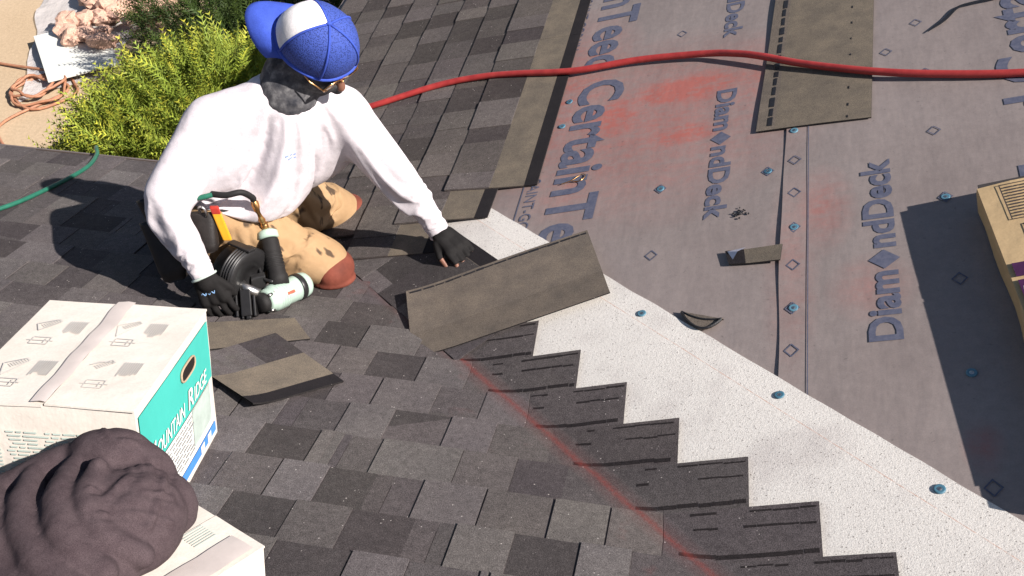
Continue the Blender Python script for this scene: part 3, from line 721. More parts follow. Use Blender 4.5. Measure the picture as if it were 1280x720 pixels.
# ------------------------------------------------------------------ wrapped bundle of shingles
def build_bundle():
    bun = empty('shingle_bundle', B(.95, .35, .0))
    d = Vector((.0, 0, 0)); ang = math.atan2(.055, -.488); L = 1.0; Wd = .34; T = .078
    e1 = (EU * .1121 - EY * .9937); e2 = (EU * .9937 + EY * .1121); c0 = B(.899, .833, .012)
    n = 16; m = 6
    def P(a, b, z):
        w = .006 * math.sin(a * 7) + .004 * math.sin(a * 17 + 1); sag = .002 * math.sin(a * 6 + b * 5)
        return c0 + e1 * (a * L) + e2 * (b * Wd + (w if b == 0 else 0)) + NB * (z + sag * (z > .01))
    mb = MB(); rows = []
    prof = [(0.0, 0.0), (0.0, T - .012), (.018, T), (.25, T + .004), (.5, T + .004), (.75, T + .004), (.982, T), (1.0, T - .012), (1.0, 0)]
    vs = [P(i / n, b, z) for i in range(n + 1) for b, z in prof]; k = len(prof)
    fs = [(i * k + j, i * k + j + 1, (i + 1) * k + j + 1, (i + 1) * k + j) for i in range(n) for j in range(k - 1)]
    fs += [tuple(range(k - 1, -1, -1)), tuple(n * k + j for j in range(k))]
    fs = [tuple(reversed(f)) for f in fs]
    mb.add(vs, fs); mb.build('wrapper', M_KRAFT, bun)
    # shingle edges showing at the open end
    for i in range(9):
        q = MB(); z = .004 + i * .0078
        q.box(c0 - e1 * (.006 + .003 * (i % 3)) + e2 * (Wd / 2) + NB * (z + .002), (e1, e2, NB), (.012, Wd / 2 - .012, .0026)); q.build('shingle', simple('bundle_edge', (.045, .04, .04), .9) if i == 0 else bpy.data.materials['bundle_edge'], bun)
    def top(a, b): return P(a, b, 0) + NB * (T + .0075 + .0002)
    def rect(a0, a1, b0, b1, mat, nm):
        g = MB(); kk = 6
        g.add([top(a0 + (a1 - a0) * i / kk, b) for i in range(kk + 1) for b in (b0, b1)], [(2 * i, 2 * i + 1, 2 * i + 3, 2 * i + 2) for i in range(kk)]); g.build(nm, mat, bun)
    def lines(a0, a1, b0, b1, nl, mat, along='a', fill=.45, br=.25):
        g = MB()
        for i in range(nl):
            if along == 'b':
                a = a0 + (a1 - a0) * (i + .3) / nl; e = a + (a1 - a0) / nl * fill; x = b0
                while x < b1 - .005:
                    y = min(x + random.uniform(.03, .09), b1); g.add([top(a, x), top(e, x), top(e, y), top(a, y)], [(0, 1, 2, 3)]); x = y + .012
        g.build('printed_text', mat, bun)
    def frame(a0, a1, b0, b1, t, mat):
        g = MB()
        for r in ((a0, a1, b0, b0 + t * 3), (a0, a1, b1 - t * 3, b1), (a0, a0 + t, b0, b1), (a1 - t, a1, b0, b1)):
            g.add([top(r[0], r[2]), top(r[1], r[2]), top(r[1], r[3]), top(r[0], r[3])], [(0, 1, 2, 3)])
        g.build('printed_frame', mat, bun)
    frame(.012, .155, .16, .66, .003, M_BLACKP); lines(.02, .148, .19, .63, 11, M_BLACKP, 'b')
    frame(.175, .275, .22, .50, .004, M_BLACKP); lines(.18, .27, .43, .48, 5, M_BLACKP, 'b')
    frame(.175, .275, .55, .95, .003, M_BLACKP); lines(.18, .27, .58, .92, 7, M_BLACKP, 'b')
    rect(.312, .36, .05, .18, M_PURP, 'printed_panel'); rect(.372, .95, .05, .18, M_PURP, 'printed_panel')
    rect(.34, .95, .24, .95, M_WHITEP, 'printed_panel')
    rect(.185, .265, .27, .36, M_BLACKP, 'printed_panel')
    def fn(a, b): return top(.19 + a / L, .285) + e2 * b + NB * .0006
    lettering('printed_lettering', 'CertainTeed', lambda a, b: top(.189 + a / L, .345) - e2 * b * 1 + NB * .0006, M_KRAFT, bun, .072, .018, .01)
    lettering('printed_lettering', 'CertainTeed', lambda a, b: top(.385 + a / L, .15) - e2 * b + NB * .0006, M_WHITEP, bun, .3, .03, .01)
    tag(bun, 'paper-wrapped bundle of shingles with black printed panels lying on the underlayment', 'bundle')
build_bundle()

# ------------------------------------------------------------------ cartons
def carton(name, corner, e1, e2, L1, L2, H, parent_loc, detail):
    """corner = top far-right corner foot on the roof; e1 across, e2 towards the ridge, up NA"""
    ct = empty(name, corner); e1 = e1.normalized(); e2 = e2.normalized(); up = NA; t = .004
    c = Vector(corner)
    def P(a, b, z): return c + e1 * a + e2 * b + up * z
    def panel(nm, pts, mat=M_CARD, th=.004, sag=0, nseg=8):
        # bilinear subdivided panel with slight bulge and thickness
        p = [Vector(x) for x in pts]; nr = (p[1] - p[0]).cross(p[3] - p[0]).normalized(); vs = []; n = nseg
        for s_ in (0, 1):
            for j in range(n + 1):
                for i in range(n + 1):
                    a, b = i / n, j / n
                    q = (p[0] * (1 - a) + p[1] * a) * (1 - b) + (p[3] * (1 - a) + p[2] * a) * b
                    vs.append(q + nr * (sag * math.sin(math.pi * a) * math.sin(math.pi * b) + .0015 * noise.noise(q * 9) - s_ * th))
        m = (n + 1) ** 2; fs = []
        for j in range(n):
            for i in range(n):
                k = j * (n + 1) + i; fs.append((k, k + 1, k + n + 2, k + n + 1)); fs.append((m + k, m + k + n + 1, m + k + n + 2, m + k + 1))
        rim = list(range(n + 1)) + [j * (n + 1) + n for j in range(1, n + 1)] + [n * (n + 1) + i for i in range(n - 1, -1, -1)] + [j * (n + 1) for j in range(n - 1, 0, -1)]
        for a, b in zip(rim, rim[1:] + rim[:1]): fs.append((b, a, a + m, b + m))
        o = mk(nm, vs, fs, mat); part(o, ct); return o
    g = .0015
    panel('side_panel', [P(0, 0, 0), P(0, L2, 0), P(0, L2, H), P(0, 0, H)][::-1], sag=.004)                 # right
    panel('side_panel', [P(L1, 0, 0), P(L1, L2, 0), P(L1, L2, H), P(L1, 0, H)], sag=.004)
    panel('end_panel', [P(g, L2, 0), P(L1 - g, L2, 0), P(L1 - g, L2, H), P(g, L2, H)][::-1], sag=.004)             # near
    panel('end_panel', [P(g, 0, 0), P(L1 - g, 0, 0), P(L1 - g, 0, H), P(g, 0, H)], sag=.004)
    panel('bottom_panel', [P(g, g, .004), P(L1 - g, g, .004), P(L1 - g, L2 - g, .004), P(g, L2 - g, .004)])
    mid = L1 * .5
    f1 = panel('top_flap', [P(-.002, -.002, H + .004), P(mid - .012, -.002, H + .006), P(mid - .006, L2 + .004, H + .007), P(-.002, L2 + .006, H + .004)], sag=-.0015)
    f2 = panel('top_flap', [P(mid - .008, -.002, H + .004), P(L1 + .002, -.002, H + .004), P(L1 + .002, L2 + .004, H + .003), P(mid, L2 + .004, H + .003)], sag=-.0015)
    return ct, P, f1, f2, panel
a8 = R_(8.2)
e1 = A(-math.cos(a8), -math.sin(a8) * 1.0); e2 = A(math.sin(a8) * .85, -math.cos(a8))
BX, P1, fl1, fl2, pan = carton('carton', A(-.980, -.034, .013), e1, e2, .372, .448, .345, None, True)
tag(BX, 'open-print white carton with teal end panel and hand hole, top flaps taped shut', 'box')
H = .345
def quad(o_fn, a0, a1, z0, z1, mat, nm, parent, n=6):
    mb = MB(); mb.add([o_fn(a0 + (a1 - a0) * i / n, z) for i in range(n + 1) for z in (z0, z1)], [(2 * i, 2 * i + 1, 2 * i + 3, 2 * i + 2) for i in range(n)]); return mb.build(nm, mat, parent)
ea = e1.normalized(); eb = e2.normalized()
def bulge(a, z, L, Hh): return .004 * math.sin(math.pi * a / L) * math.sin(math.pi * z / Hh)
def side(b, z): return P1(0, b, z) - ea * (.0035 + bulge(b, z, .448, H))
# teal band with slanted lower edge, text, white/blue blocks
def poly(fn, pts, mat, nm, parent):
    mb = MB(); mb.add([fn(*p) for p in pts], [tuple(range(len(pts)))]); return mb.build(nm, mat, parent)
quad(side, .012, .44, .175, .325, M_TEAL, 'printed_panel', BX, 10)
quad(side, .03, .44, .055, .172, M_WHITEP, 'printed_panel', BX, 10)
quad(lambda b, z: side(b, z) - ea * .0015, .04, .17, .075, .172, M_PALET, 'printed_picture', BX)
quad(lambda b, z: side(b, z) - ea * .0015, .02, .36, .028, .055, M_BLUEP, 'printed_band', BX)
quad(lambda b, z: side(b, z) - ea * .003, .06, .085, .032, .052, M_WHITEP, 'printed_logo', BX); quad(lambda b, z: side(b, z) - ea * .003, .11, .135, .032, .052, M_WHITEP, 'printed_logo', BX)
tx = lambda z0, b0, out=.0030: (lambda a, b: side(b0 - a, z0 + b) - ea * out)
lettering('printed_lettering', 'M', tx(.188, .425), M_WHITEP, BX, .045, .048, .012, .25)
lettering('printed_lettering', 'OUNTAIN', tx(.188, .377), M_WHITEP, BX, .165, .036, .006, .25)
lettering('printed_lettering', 'R', tx(.188, .192), M_WHITEP, BX, .036, .048, .012, .25)
lettering('printed_lettering', 'IDGE', tx(.188, .150), M_WHITEP, BX, .095, .036, .006, .25)
mb = MB()
for i in range(9):
    z = .165 - i * .011; b = .43
    while b > .19:
        d = random.uniform(.012, .04); mb.add([side(b, z) - ea * .002, side(b - d, z) - ea * .002, side(b - d, z - .0045) - ea * .002, side(b, z - .0045) - ea * .002], [(0, 1, 2, 3)]); b -= d + .006
mb.build('printed_text', M_GREYP, BX)
# hand hole: flat dark patch painting the shade inside, brown rim around it
mb = MB(); pts = []
for i in range(20):
    an = 2 * math.pi * i / 20; ca, sa = math.cos(an), math.sin(an); pts.append((.165 + .045 * (abs(ca) ** .6) * (1 if ca > 0 else -1), .282 + .017 * (abs(sa) ** .7) * (1 if sa > 0 else -1)))
mb.add([side(*p) - ea * .0028 for p in pts], [tuple(range(20))]); mb.build('hand_hole', simple('hole_shade', (.012, .008, .006), .9), BX)
mb = MB(); rim = [side(*p) - ea * .003 for p in pts]; mb.tube(rim + rim[:1], .0025, 6); mb.build('hand_hole_rim', M_CARDB, BX)
# near end: columns of printed text
def endp(a, z): return P1(a, .448, z) + eb * (.0035 + .004 * math.sin(math.pi * a / .372) * math.sin(math.pi * z / H))
mb = MB()
for cx in (.055, .125, .205, .285):
    for i in range(24):
        z = .285 - i * .009; x = cx
        while x < cx + .055:
            d = random.uniform(.01, .03); mb.add([endp(x, z), endp(x + d, z), endp(x + d, z - .004), endp(x, z - .004)], [(3, 2, 1, 0)]); x += d + .005
mb.build('printed_text', M_PALET, BX)
# top: assembly sketches and text in grey
def topp(a, b): return P1(a, b, H + .0078)
mb = MB()
def ln_(a0, b0, a1, b1, w=.0012):
    d = Vector((a1 - a0, b1 - b0)).normalized(); nx_, ny_ = -d.y * w, d.x * w
    mb.add([topp(a0 + nx_, b0 + ny_), topp(a1 + nx_, b1 + ny_), topp(a1 - nx_, b1 - ny_), topp(a0 - nx_, b0 - ny_)], [(0, 1, 2, 3)])
def sketch(a, b, fl):
    for i in range(9): ln_(a + .004 * i * 1.2, b, a + .004 * i * 1.2, b + .055 + random.uniform(-.01, .008))
    ln_(a + .06, b + .005, a + .095, b + .05 * fl + .02); ln_(a + .095, b + .05 * fl + .02, a + .11, b + .02); ln_(a + .11, b + .02, a + .07, b - .005); ln_(a + .06, b + .005, a + .07, b - .005)
    for i in range(7): ln_(a + .062 + .004 * i, b + .01 + .004 * i, a + .075 + .004 * i, b - .002 + .004 * i, .0008)
    ln_(a + .05, b + .08, a + .09, b + .08); ln_(a + .09, b + .08, a + .09, b + .11); ln_(a + .09, b + .11, a + .05, b + .11); ln_(a + .05, b + .11, a + .05, b + .08); ln_(a + .06, b + .085, a + .06, b + .105); ln_(a + .04, b + .095, a + .10, b + .095)
for a, b, f in ((.055, .09, 1), (.045, .27, -.3), (.235, .10, .6), (.225, .28, 1)): sketch(a, b, f)
mb.build('printed_sketch', simple('faded_grey_print', (.51, .485, .45), .85, .2, .1), BX)['kind'] = 'stuff'
mb = MB(); pts = [(.150, -.002), (.178, -.002), (.200, .448), (.160, .440)]
n = 20; vs = []
for i in range(n + 1):
    t = i / n; w = .006 * noise.noise(Vector((t * 6, 0, 0))); z = H + .0115 + .0012 * noise.noise(Vector((t * 11, 2, 0)))
    vs += [P1(.166 + .012 * t + w, .45 * t - .002, H + .0105), P1(.183 + .006 * t, .45 * t - .002, z + .0012), P1(.208 + .002 * t + w, .45 * t - .002, H + .0098)]
fs = [f for i in range(n) for f in ((3 * i, 3 * i + 1, 3 * i + 4, 3 * i + 3), (3 * i + 1, 3 * i + 2, 3 * i + 5, 3 * i + 4))]
o = mk('packing_tape', vs, [tuple(reversed(f)) for f in fs], M_TAPE, smooth=True); part(o, BX)

# second carton, nearer the ridge
H = .20
f1 = A(-.897, .443).normalized(); f2 = A(-.443, -.897).normalized()
B2, P2, _, _, pan = carton('carton', A(-.592, -.648, .013), f1, f2, .30, .40, .20, None, False)
tag(B2, 'white carton under the heap of dark clothing, tape along its edge', 'box')
def topq(a, b): return P2(a, b, H + .0078)
mb = MB()
for i in range(7): 
    a0, b0 = .09 + i * .007, .035; mb.add([topq(a0, b0), topq(a0 + .0025, b0), topq(a0 + .0025, b0 + .05), topq(a0, b0 + .05)], [(0, 1, 2, 3)])
mb.build('printed_text', M_PALET, B2)
mb = MB(); n = 14; vs = []
for i in range(n + 1):
    t = i / n; b = .02 + .38 * t; w = .004 * noise.noise(Vector((t * 7, 4, 0)))
    vs += [P2(.065 + w, b, H + .0088), P2(.035, b, H + .0115 + .003 * noise.noise(Vector((t * 9, 1, 0)))), P2(.004 + w, b, H + .0105)]
fs = [f for i in range(n) for f in ((3 * i, 3 * i + 1, 3 * i + 4, 3 * i + 3), (3 * i + 1, 3 * i + 2, 3 * i + 5, 3 * i + 4))]
o = mk('packing_tape', vs, [tuple(reversed(f)) for f in fs], M_TAPE, smooth=True); part(o, B2)

# ------------------------------------------------------------------ heap of dark clothing on the second carton
def mat_cloth(name, c, rough=.95, bsc=900):
    m = NT(name, rough, .15); f = m.noise(18, 4, .6); g = m.noise(bsc, 2, .6)
    cc = m.ramp(f, [(.3, tuple(x * .82 for x in c)), (.7, tuple(min(1, x * 1.15) for x in c))])
    m.base(m.mix(1, cc, m.ramp(g, [(.3, (.75,) * 3), (.7, (1.2,) * 3)]), 'MULTIPLY')); m.bump(m.math('ADD', m.math('MULTIPLY', g, .2), m.noise(50, 3, .6)), .35, .003)
    return m.mat
_m = NT('maroon_grey_fleece', .97, .1); _g = _m.noise(700, 2, .7); _f = _m.noise(30, 5, .65); _r = _m.math('ABSOLUTE', _m.math('SUBTRACT', _m.noise(15, 3, .55), .5))
_c = _m.ramp(_f, [(.3, (.052, .037, .041)), (.7, (.076, .056, .060))]); _m.base(_m.mix(1, _c, _m.ramp(_g, [(.3, (.55,) * 3), (.7, (1.4,) * 3)]), 'MULTIPLY'))
_m.bump(_m.math('ADD', _m.math('MULTIPLY', _m.math('POWER', _r, .7), -1.0), _m.math('ADD', _m.math('MULTIPLY', _g, .08), _m.math('MULTIPLY', _f, .35))), .22, .009); M_HOOD = _m.mat
hd = empty('sweatshirt', A(-.86, -.70, .22))
axA = (EX, EW, NA); mb = MB()
def roll(pts, rr):
    q = spline([A(*p) for p in pts], 6); n_ = len(q); rs = [rr * (.82 + .3 * math.sin(math.pi * i / (n_ - 1))) for i in range(n_)]
    mb.tube(q, rs, 16); mb.ell(q[0], axA, (rs[0],) * 3, 12, 8); mb.ell(q[-1], axA, (rs[-1],) * 3, 12, 8)
mb.ell(A(-.918, -.590, .300), axA, (.098, .072, .080), 28, 18); mb.ell(A(-.875, -.585, .275), axA, (.085, .06, .085), 24, 16)
mb.ell(A(-.835, -.700, .262), axA, (.105, .125, .098), 28, 18); mb.ell(A(-.795, -.620, .245), axA, (.055, .065, .072), 24, 16); mb.ell(A(-.86, -.80, .25), axA, (.10, .11, .085), 24, 16)
roll([(-1.14, -.70, .255), (-1.047, -.643, .285), (-.985, -.585, .300), (-.94, -.545, .300)], .040)
roll([(-1.20, -.66, .20), (-1.10, -.615, .235), (-1.02, -.565, .255)], .042)
roll([(-1.11, -.67, .27), (-1.075, -.745, .275), (-1.0, -.825, .265), (-.90, -.885, .255)], .040)
roll([(-1.035, -.665, .305), (-.99, -.770, .298), (-.905, -.860, .288), (-.81, -.905, .275)], .034)
roll([(-.965, -.640, .325), (-.935, -.735, .325), (-.875, -.825, .312), (-.79, -.855, .285)], .032)
roll([(-.90, -.665, .345), (-.875, -.745, .335), (-.815, -.800, .312), (-.755, -.79, .275)], .028)
mb.ell(A(-.992, -.74, .20), axA, (.15, .16, .09)); mb.ell(A(-1.14, -.70, .11), axA, (.12, .13, .12)); mb.ell(A(-.90, -.90, .23), axA, (.16, .12, .06)); mb.ell(A(-1.12, -.84, .10), axA, (.14, .13, .10))
fold_px = []
def fa(pts, wd, ht):
    q = spline([A(*p) for p in pts], 5)
    for a, b in zip(q[:-1], q[1:]): fold_px.append((a, b, wd, ht))
fa([(-.99, -.640, .375), (-.93, -.665, .385), (-.86, -.650, .375), (-.80, -.60, .335)], .008, -.012)
fa([(-.875, -.74, .365), (-.80, -.715, .365), (-.735, -.65, .305)], .006, .006)
fa([(-.85, -.79, .345), (-.79, -.76, .345), (-.735, -.71, .29)], .006, .006)
fa([(-.95, -.56, .375), (-.90, -.60, .385), (-.86, -.59, .36)], .007, .005)
fa([(-.80, -.60, .32), (-.77, -.68, .33), (-.755, -.76, .31)], .008, .006)
fa([(-.86, -.62, .365), (-.83, -.68, .365), (-.84, -.75, .36)], .010, .006)
blob('cloth', mb, .0055, 4, M_HOOD, hd, fold_px, .0045, 9)
tag(hd, 'dark maroon-grey sweatshirt heaped on the carton', 'sweatshirt')

# ------------------------------------------------------------------ the roofer
M_SKIN = simple('brown_skin', (.19, .085, .055), .55, .4, .15, 25, .15, 300)
M_SHIRT = mat_cloth('white_shirt', (.60, .555, .58), .9)
def mat_pants():
    m = NT('tan_duck_trousers', .9, .15); f = m.noise(9, 4, .6); c = m.ramp(f, [(.3, (.30, .19, .098)), (.7, (.39, .255, .142))])
    mp = m.n('ShaderNodeMapping'); mp.inputs['Scale'].default_value = (1, 1.6, 1); mp.inputs['Rotation'].default_value = (.4, .3, .6); m.l(m.co(), mp.inputs['Vector'])
    st = m.ramp(m.noise(13, 2.5, .55, mp.outputs[0]), [(.60, (0,) * 3), (.66, (.88,) * 3)]); c = m.mix(st, c, (.045, .032, .025))
    st = m.ramp(m.noise(5, 3, .6), [(.5, (0,) * 3), (.75, (.5,) * 3)]); c = m.mix(st, c, (.30, .18, .09))
    m.base(c); m.bump(m.math('ADD', m.noise(45, 4, .6), m.math('MULTIPLY', m.noise(500, 2), .3)), .4, .004); return m.mat
M_PANT = mat_pants()
M_PAD = simple('rust_red_knee_pad', (.165, .044, .028), .8, .25, .3, 14, .35, 90)
M_GLOVE = mat_cloth('black_knit_glove', (.013, .012, .012), .8, 600)
M_GAIT = NT('grey_patterned_gaiter', .85, .2); _f = M_GAIT.noise(26, 4, .65); M_GAIT.base(M_GAIT.ramp(_f, [(.32, (.030, .031, .038)), (.52, (.085, .083, .088)), (.70, (.20, .195, .195))])); M_GAIT.bump(M_GAIT.noise(60, 3), .3, .004); M_GAIT = M_GAIT.mat
def mat_mesh():
    m = NT('blue_cap_mesh', .75, .25); w = m.n('ShaderNodeTexVoronoi', Scale=260.0); m.l(m.co(), w.inputs['Vector'])
    m.base(m.ramp(w.outputs['Distance'], [(.15, (.008, .014, .06)), (.5, (.042, .075, .32))])); m.bump(w.outputs['Distance'], .4, .002); return m.mat
M_CAPM = mat_mesh(); M_CAPB = mat_cloth('blue_cap_cloth', (.045, .085, .42), .8); M_CAPW = mat_cloth('white_cap_panel', (.82, .79, .78), .8)
M_LENS = NT('dark_glasses', .08, .6); M_LENS.base((.012, .010, .010)); M_LENS = M_LENS.mat
M_LEATH = simple('black_leather', (.018, .015, .014), .5, .4, .3, 40, .3, 200)
M_BOOT = simple('brown_boot_leather', (.07, .042, .026), .6, .35, .25, 40, .3, 150)

V3 = Vector
def clothify(name, mb, voxel, smooth_it, mat, parent, collider, shrink, frames, pin, bend=.6):
    """sew a loose garment round the limbs and let it sag and crease"""
    o = blob(name, mb, voxel, smooth_it, mat); vg = o.vertex_groups.new(name='pin'); n = 0
    for v in o.data.vertices:
        w = pin(v.co)
        if w > 0: vg.add([v.index], w, 'ADD')
    m = o.modifiers.new('cl', 'CLOTH'); s_ = m.settings; s_.vertex_group_mass = 'pin'; s_.quality = 5; s_.mass = .25; s_.tension_stiffness = 10; s_.compression_stiffness = 10; s_.shear_stiffness = 4; s_.bending_stiffness = bend
    s_.shrink_min = -shrink; s_.shrink_max = -shrink; s_.air_damping = 2.0; m.collision_settings.use_self_collision = False; m.collision_settings.distance_min = .005; m.collision_settings.collision_quality = 2
    collider.modifiers.new('c', 'COLLISION'); collider.collision.thickness_outer = .005; collider.collision.cloth_friction = 30
    for f in range(1, frames + 1): sc.frame_set(f)
    me = bpy.data.meshes.new_from_object(o.evaluated_get(bpy.context.evaluated_depsgraph_get())); bpy.data.objects.remove(o); sc.frame_set(1)
    collider.modifiers.clear()
    me.polygons.foreach_set('use_smooth', [True] * len(me.polygons)); me.name = name
    ob = bpy.data.objects.new(name, me); col.objects.link(ob)
    sm = ob.modifiers.new('sm', 'SMOOTH'); sm.iterations = 2; sm.factor = .5
    sd_ = ob.modifiers.new('sd', 'SUBSURF'); sd_.levels = 2; sd_.render_levels = 2
    part(ob, parent); return ob
PER = empty('person', A(-1.25, 1.0, 0))
Kr, Kl = V3((-1.025, .859, -.192)), V3((-1.125, 1.265, -.322))
Hr, Hl = V3((-1.315, .80, .005)), V3((-1.28, 1.06, -.035))
Ar, Al = V3((-1.43, .90, -S * .90 + .075)), V3((-1.46, 1.20, -S * 1.20 + .075))
Tr, Tl = V3((-1.56, .93, -S * .93 + .04)), V3((-1.59, 1.23, -S * 1.23 + .04))
Shr, Shl = V3((-1.285, .83, .365)), V3((-.945, 1.04, .30))
Elr, Ell_ = V3((-1.395, .66, .205)), V3((-.785, 1.005, .085))
Wr, Wl = V3((-1.270, .555, -.004)), V3((-.675, .993, -.122))
Nb = V3((-1.075, .94, .395)); Hc = V3((-.968, .950, .545))
uh = V3((.52, -.42, .74)).normalized(); fh = V3((.66, -.34, -.66)); fh = (fh - uh * fh.dot(uh)).normalized(); lh = uh.cross(fh).normalized()
latc = (Shl - Shr).normalized(); upc = (Nb - V3((-1.29, .92, 0))).normalized(); upc = (upc - latc * upc.dot(latc)).normalized(); fwc = upc.cross(latc).normalized()
if fwc.y > 0: fwc = -fwc
lath = (Hl - Hr).normalized(); uph = V3((.15, 0, .98)); uph = (uph - lath * uph.dot(lath)).normalized(); fwh = uph.cross(lath).normalized()

def finger(mb, pts, r0, r1):
    for i in range(len(pts) - 1):
        ra = r0 + (r1 - r0) * i / (len(pts) - 1); rb = r0 + (r1 - r0) * (i + 1) / (len(pts) - 1); mb.cap(pts[i], ra, pts[i + 1], rb, 10)
dL = V3((.80, -.56, -.20)).normalized(); latL = V3((.57, .82, .0)).normalized(); KL = Wl + dL * .088; dn = V3((.0, -.15, -1)).normalized()
LF = []
for o_, ln_f in ((-.038, 1.0), (-.013, 1.08), (.013, 1.02), (.037, .82)):
    r0 = KL + latL * o_; m1 = r0 + (dL * .036 + dn * .010) * ln_f; m2 = m1 + (dL * .022 + dn * .022) * ln_f; tp = m2 + (dL * .004 + dn * .022) * ln_f; LF.append([r0, m1, m2, tp])
tb = Wl + dL * .035 - latL * .036 + dn * .008; LT = [tb, tb + dL * .034 - latL * .018 + dn * .014, tb + dL * .066 - latL * .014 + dn * .034]
dR = V3((.34, -.24, -.90)).normalized(); latR = V3((.93, .25, .28)); latR = (latR - dR * latR.dot(dR)).normalized(); KR = Wr + dR * .088; inR = latR.cross(dR).normalized()
if inR.y < 0: inR = -inR            # towards the palm, away from the viewer
RF = []
for o_, ln_f in ((.040, .95), (.014, 1.05), (-.013, 1.0), (-.038, .80)):
    r0 = KR + latR * o_; m1 = r0 + (dR * .034 + inR * .004) * ln_f; m2 = m1 + (dR * .020 + inR * .012) * ln_f; tp = m2 + (dR * .012 + inR * .014) * ln_f; RF.append([r0, m1, m2, tp])
tb = Wr + dR * .035 + latR * .036; RT = [tb, tb + dR * .034 + latR * .018 + inR * .012, tb + dR * .060 + latR * .016 + inR * .026]

def palm(mb, W, K, d, lat, nrm, s=0.0):
    mb.cap(W, .026 + s, W + d * .03, .028 + s)
    for o_ in (-.024, 0, .024): mb.cap(W + d * .025 + lat * o_ * .8, .017 + s, K + lat * o_ * 1.2, .0145 + s, 10)
# body: one continuous figure
mb = MB()
mb.ell(Hc, (lh, fh, uh), (.080, .100, .120), 24, 16); mb.ell(Hc + fh * .035 - uh * .062, (lh, fh, uh), (.052, .055, .05)); mb.cap(Hc + fh * .104 - uh * .002, .010, Hc + fh * .124 - uh * .032, .014, 10)
for s_ in (-1, 1): mb.ell(Hc + lh * (.074 * s_) - fh * .008 - uh * .012, (lh, fh, uh), (.012, .02, .032), 10, 8)
mb.cap(Hc - uh * .07 - fh * .02, .056, Nb, .062)
mb.ell(Nb - upc * .13, (latc, fwc, upc), (.12, .07, .12)); mb.ell(V3((-1.26, .92, .10)), (lath, fwh, uph), (.135, .10, .13)); mb.ell(V3((-1.30, .93, .0)), (lath, fwh, uph), (.15, .12, .11))
mb.cap(Nb, .045, Shr, .048); mb.cap(Nb, .045, Shl, .048)
mb.cap(Shr, .050, Elr, .040); mb.cap(Elr, .039, Wr, .024); mb.cap(Shl, .048, Ell_, .038); mb.cap(Ell_, .037, Wl, .024)
for h_, k_, a_, t_ in ((Hr, Kr, Ar, Tr), (Hl, Kl, Al, Tl)):
    mb.cap(h_, .082, k_, .055); mb.cap(k_, .052, a_, .036); mb.cap(a_, .034, t_, .024)
palm(mb, Wl, KL, dL, latL, dn); palm(mb, Wr, KR, dR, latR, inR)
for f_ in LF + RF: finger(mb, f_, .0092, .0075)
finger(mb, LT, .0115, .009); finger(mb, RT, .0115, .009)
body = blob('body', mb, .0042, 4, M_SKIN, PER)
coll = blob('tmp_body', mb, .014, 3, M_SKIN)

# shirt
mb = MB()
mb.ell(V3((-1.285, .925, .055)), (lath, fwh, uph), (.172, .142, .10), 24, 14); mb.ell(V3((-1.245, .925, .14)), (lath, fwh, uph), (.168, .150, .13), 24, 14)
mb.ell(V3((-1.165, .935, .255)), (latc, fwc, upc), (.185, .130, .150), 24, 14); mb.ell(V3((-1.205, .93, .19)), (latc, fwc, upc), (.178, .150, .15), 24, 14); mb.cap(Shl - upc * .03, .080, V3((-1.20, 1.05, .07)), .100, 20); mb.cap(Shr - upc * .03, .080, V3((-1.32, .82, .07)), .085, 20); mb.cap(Nb - upc * .06, .11, V3((-1.22, .90, .10)), .15, 20); mb.ell(V3((-1.19, 1.0, .325)), (latc, fwc, upc), (.150, .085, .11), 20, 12); mb.ell(Nb - upc * .03 - fwc * .02, (latc, fwc, upc), (.115, .085, .06), 20, 12)
mb.cap(Nb - upc * .02, .076, Shr, .082, 20); mb.cap(Nb - upc * .02, .076, Shl, .076, 20)
mb.cap(Shr - upc * .02, .086, Elr, .060, 20); mb.cap(Elr, .060, Wr + (Elr - Wr).normalized() * .012, .040, 20)
mb.cap(Shl - upc * .015, .076, Ell_, .056, 20); mb.cap(Ell_, .055, Wl + (Ell_ - Wl).normalized() * .012, .037, 20)
def near(p, q, r0, r1): d = (p - q).length; return max(0.0, min(1.0, (r1 - d) / (r1 - r0)))
def pin_shirt(p):
    return max(near(p, Wr, .03, .055), near(p, Wl, .03, .055), near(p, Nb, .09, .13), .0)
ch = lambda a, b, c: V3((-1.165, .935, .255)) + latc * a + fwc * b + upc * c
shirt = clothify('shirt', mb, .0125, 6, M_SHIRT, PER, coll, .11, 22, pin_shirt)
shirt['label'] = 'white long-sleeved shirt'
# small blurred chest print
from mathutils.bvhtree import BVHTree
bv = BVHTree.FromPolygons([v.co.copy() for v in shirt.data.vertices], [tuple(p.vertices) for p in shirt.data.polygons])
g = MB()
for a, z, l_ in ((.030, .030, .010), (.044, .027, .006), (.056, .022, .009), (.040, .016, .012), (.056, .010, .007)):
    q = []
    for da, dz in ((-1, -1), (1, -1), (1, 1), (-1, 1)):
        hit = bv.ray_cast(ch(a + da * l_ / 2, .4, z + dz * .0028), -fwc)
        if hit[0]: q.append(hit[0] + hit[1] * .0015)
    if len(q) == 4: g.add(q, [(0, 1, 2, 3)])
g.build('shirt_print', simple('faded_blue_print', (.22, .32, .55), .8), PER)['kind'] = 'stuff'
# shirt cuffs with mint edge
for W_, E_, r_ in ((Wr, Elr, .0415), (Wl, Ell_, .0385)):
    ax = (E_ - W_).normalized(); u = ax.cross(V3((0, 0, 1))).normalized(); v = ax.cross(u); c = W_ - ax * .010
    g = MB(); g.tube([c + (u * math.cos(i * math.pi / 12) + v * math.sin(i * math.pi / 12)) * (r_ * .86) for i in range(25)], .004, 8); g.build('cuff_hem', M_SHIRT if W_ is Wl else M_PALET, PER, True)
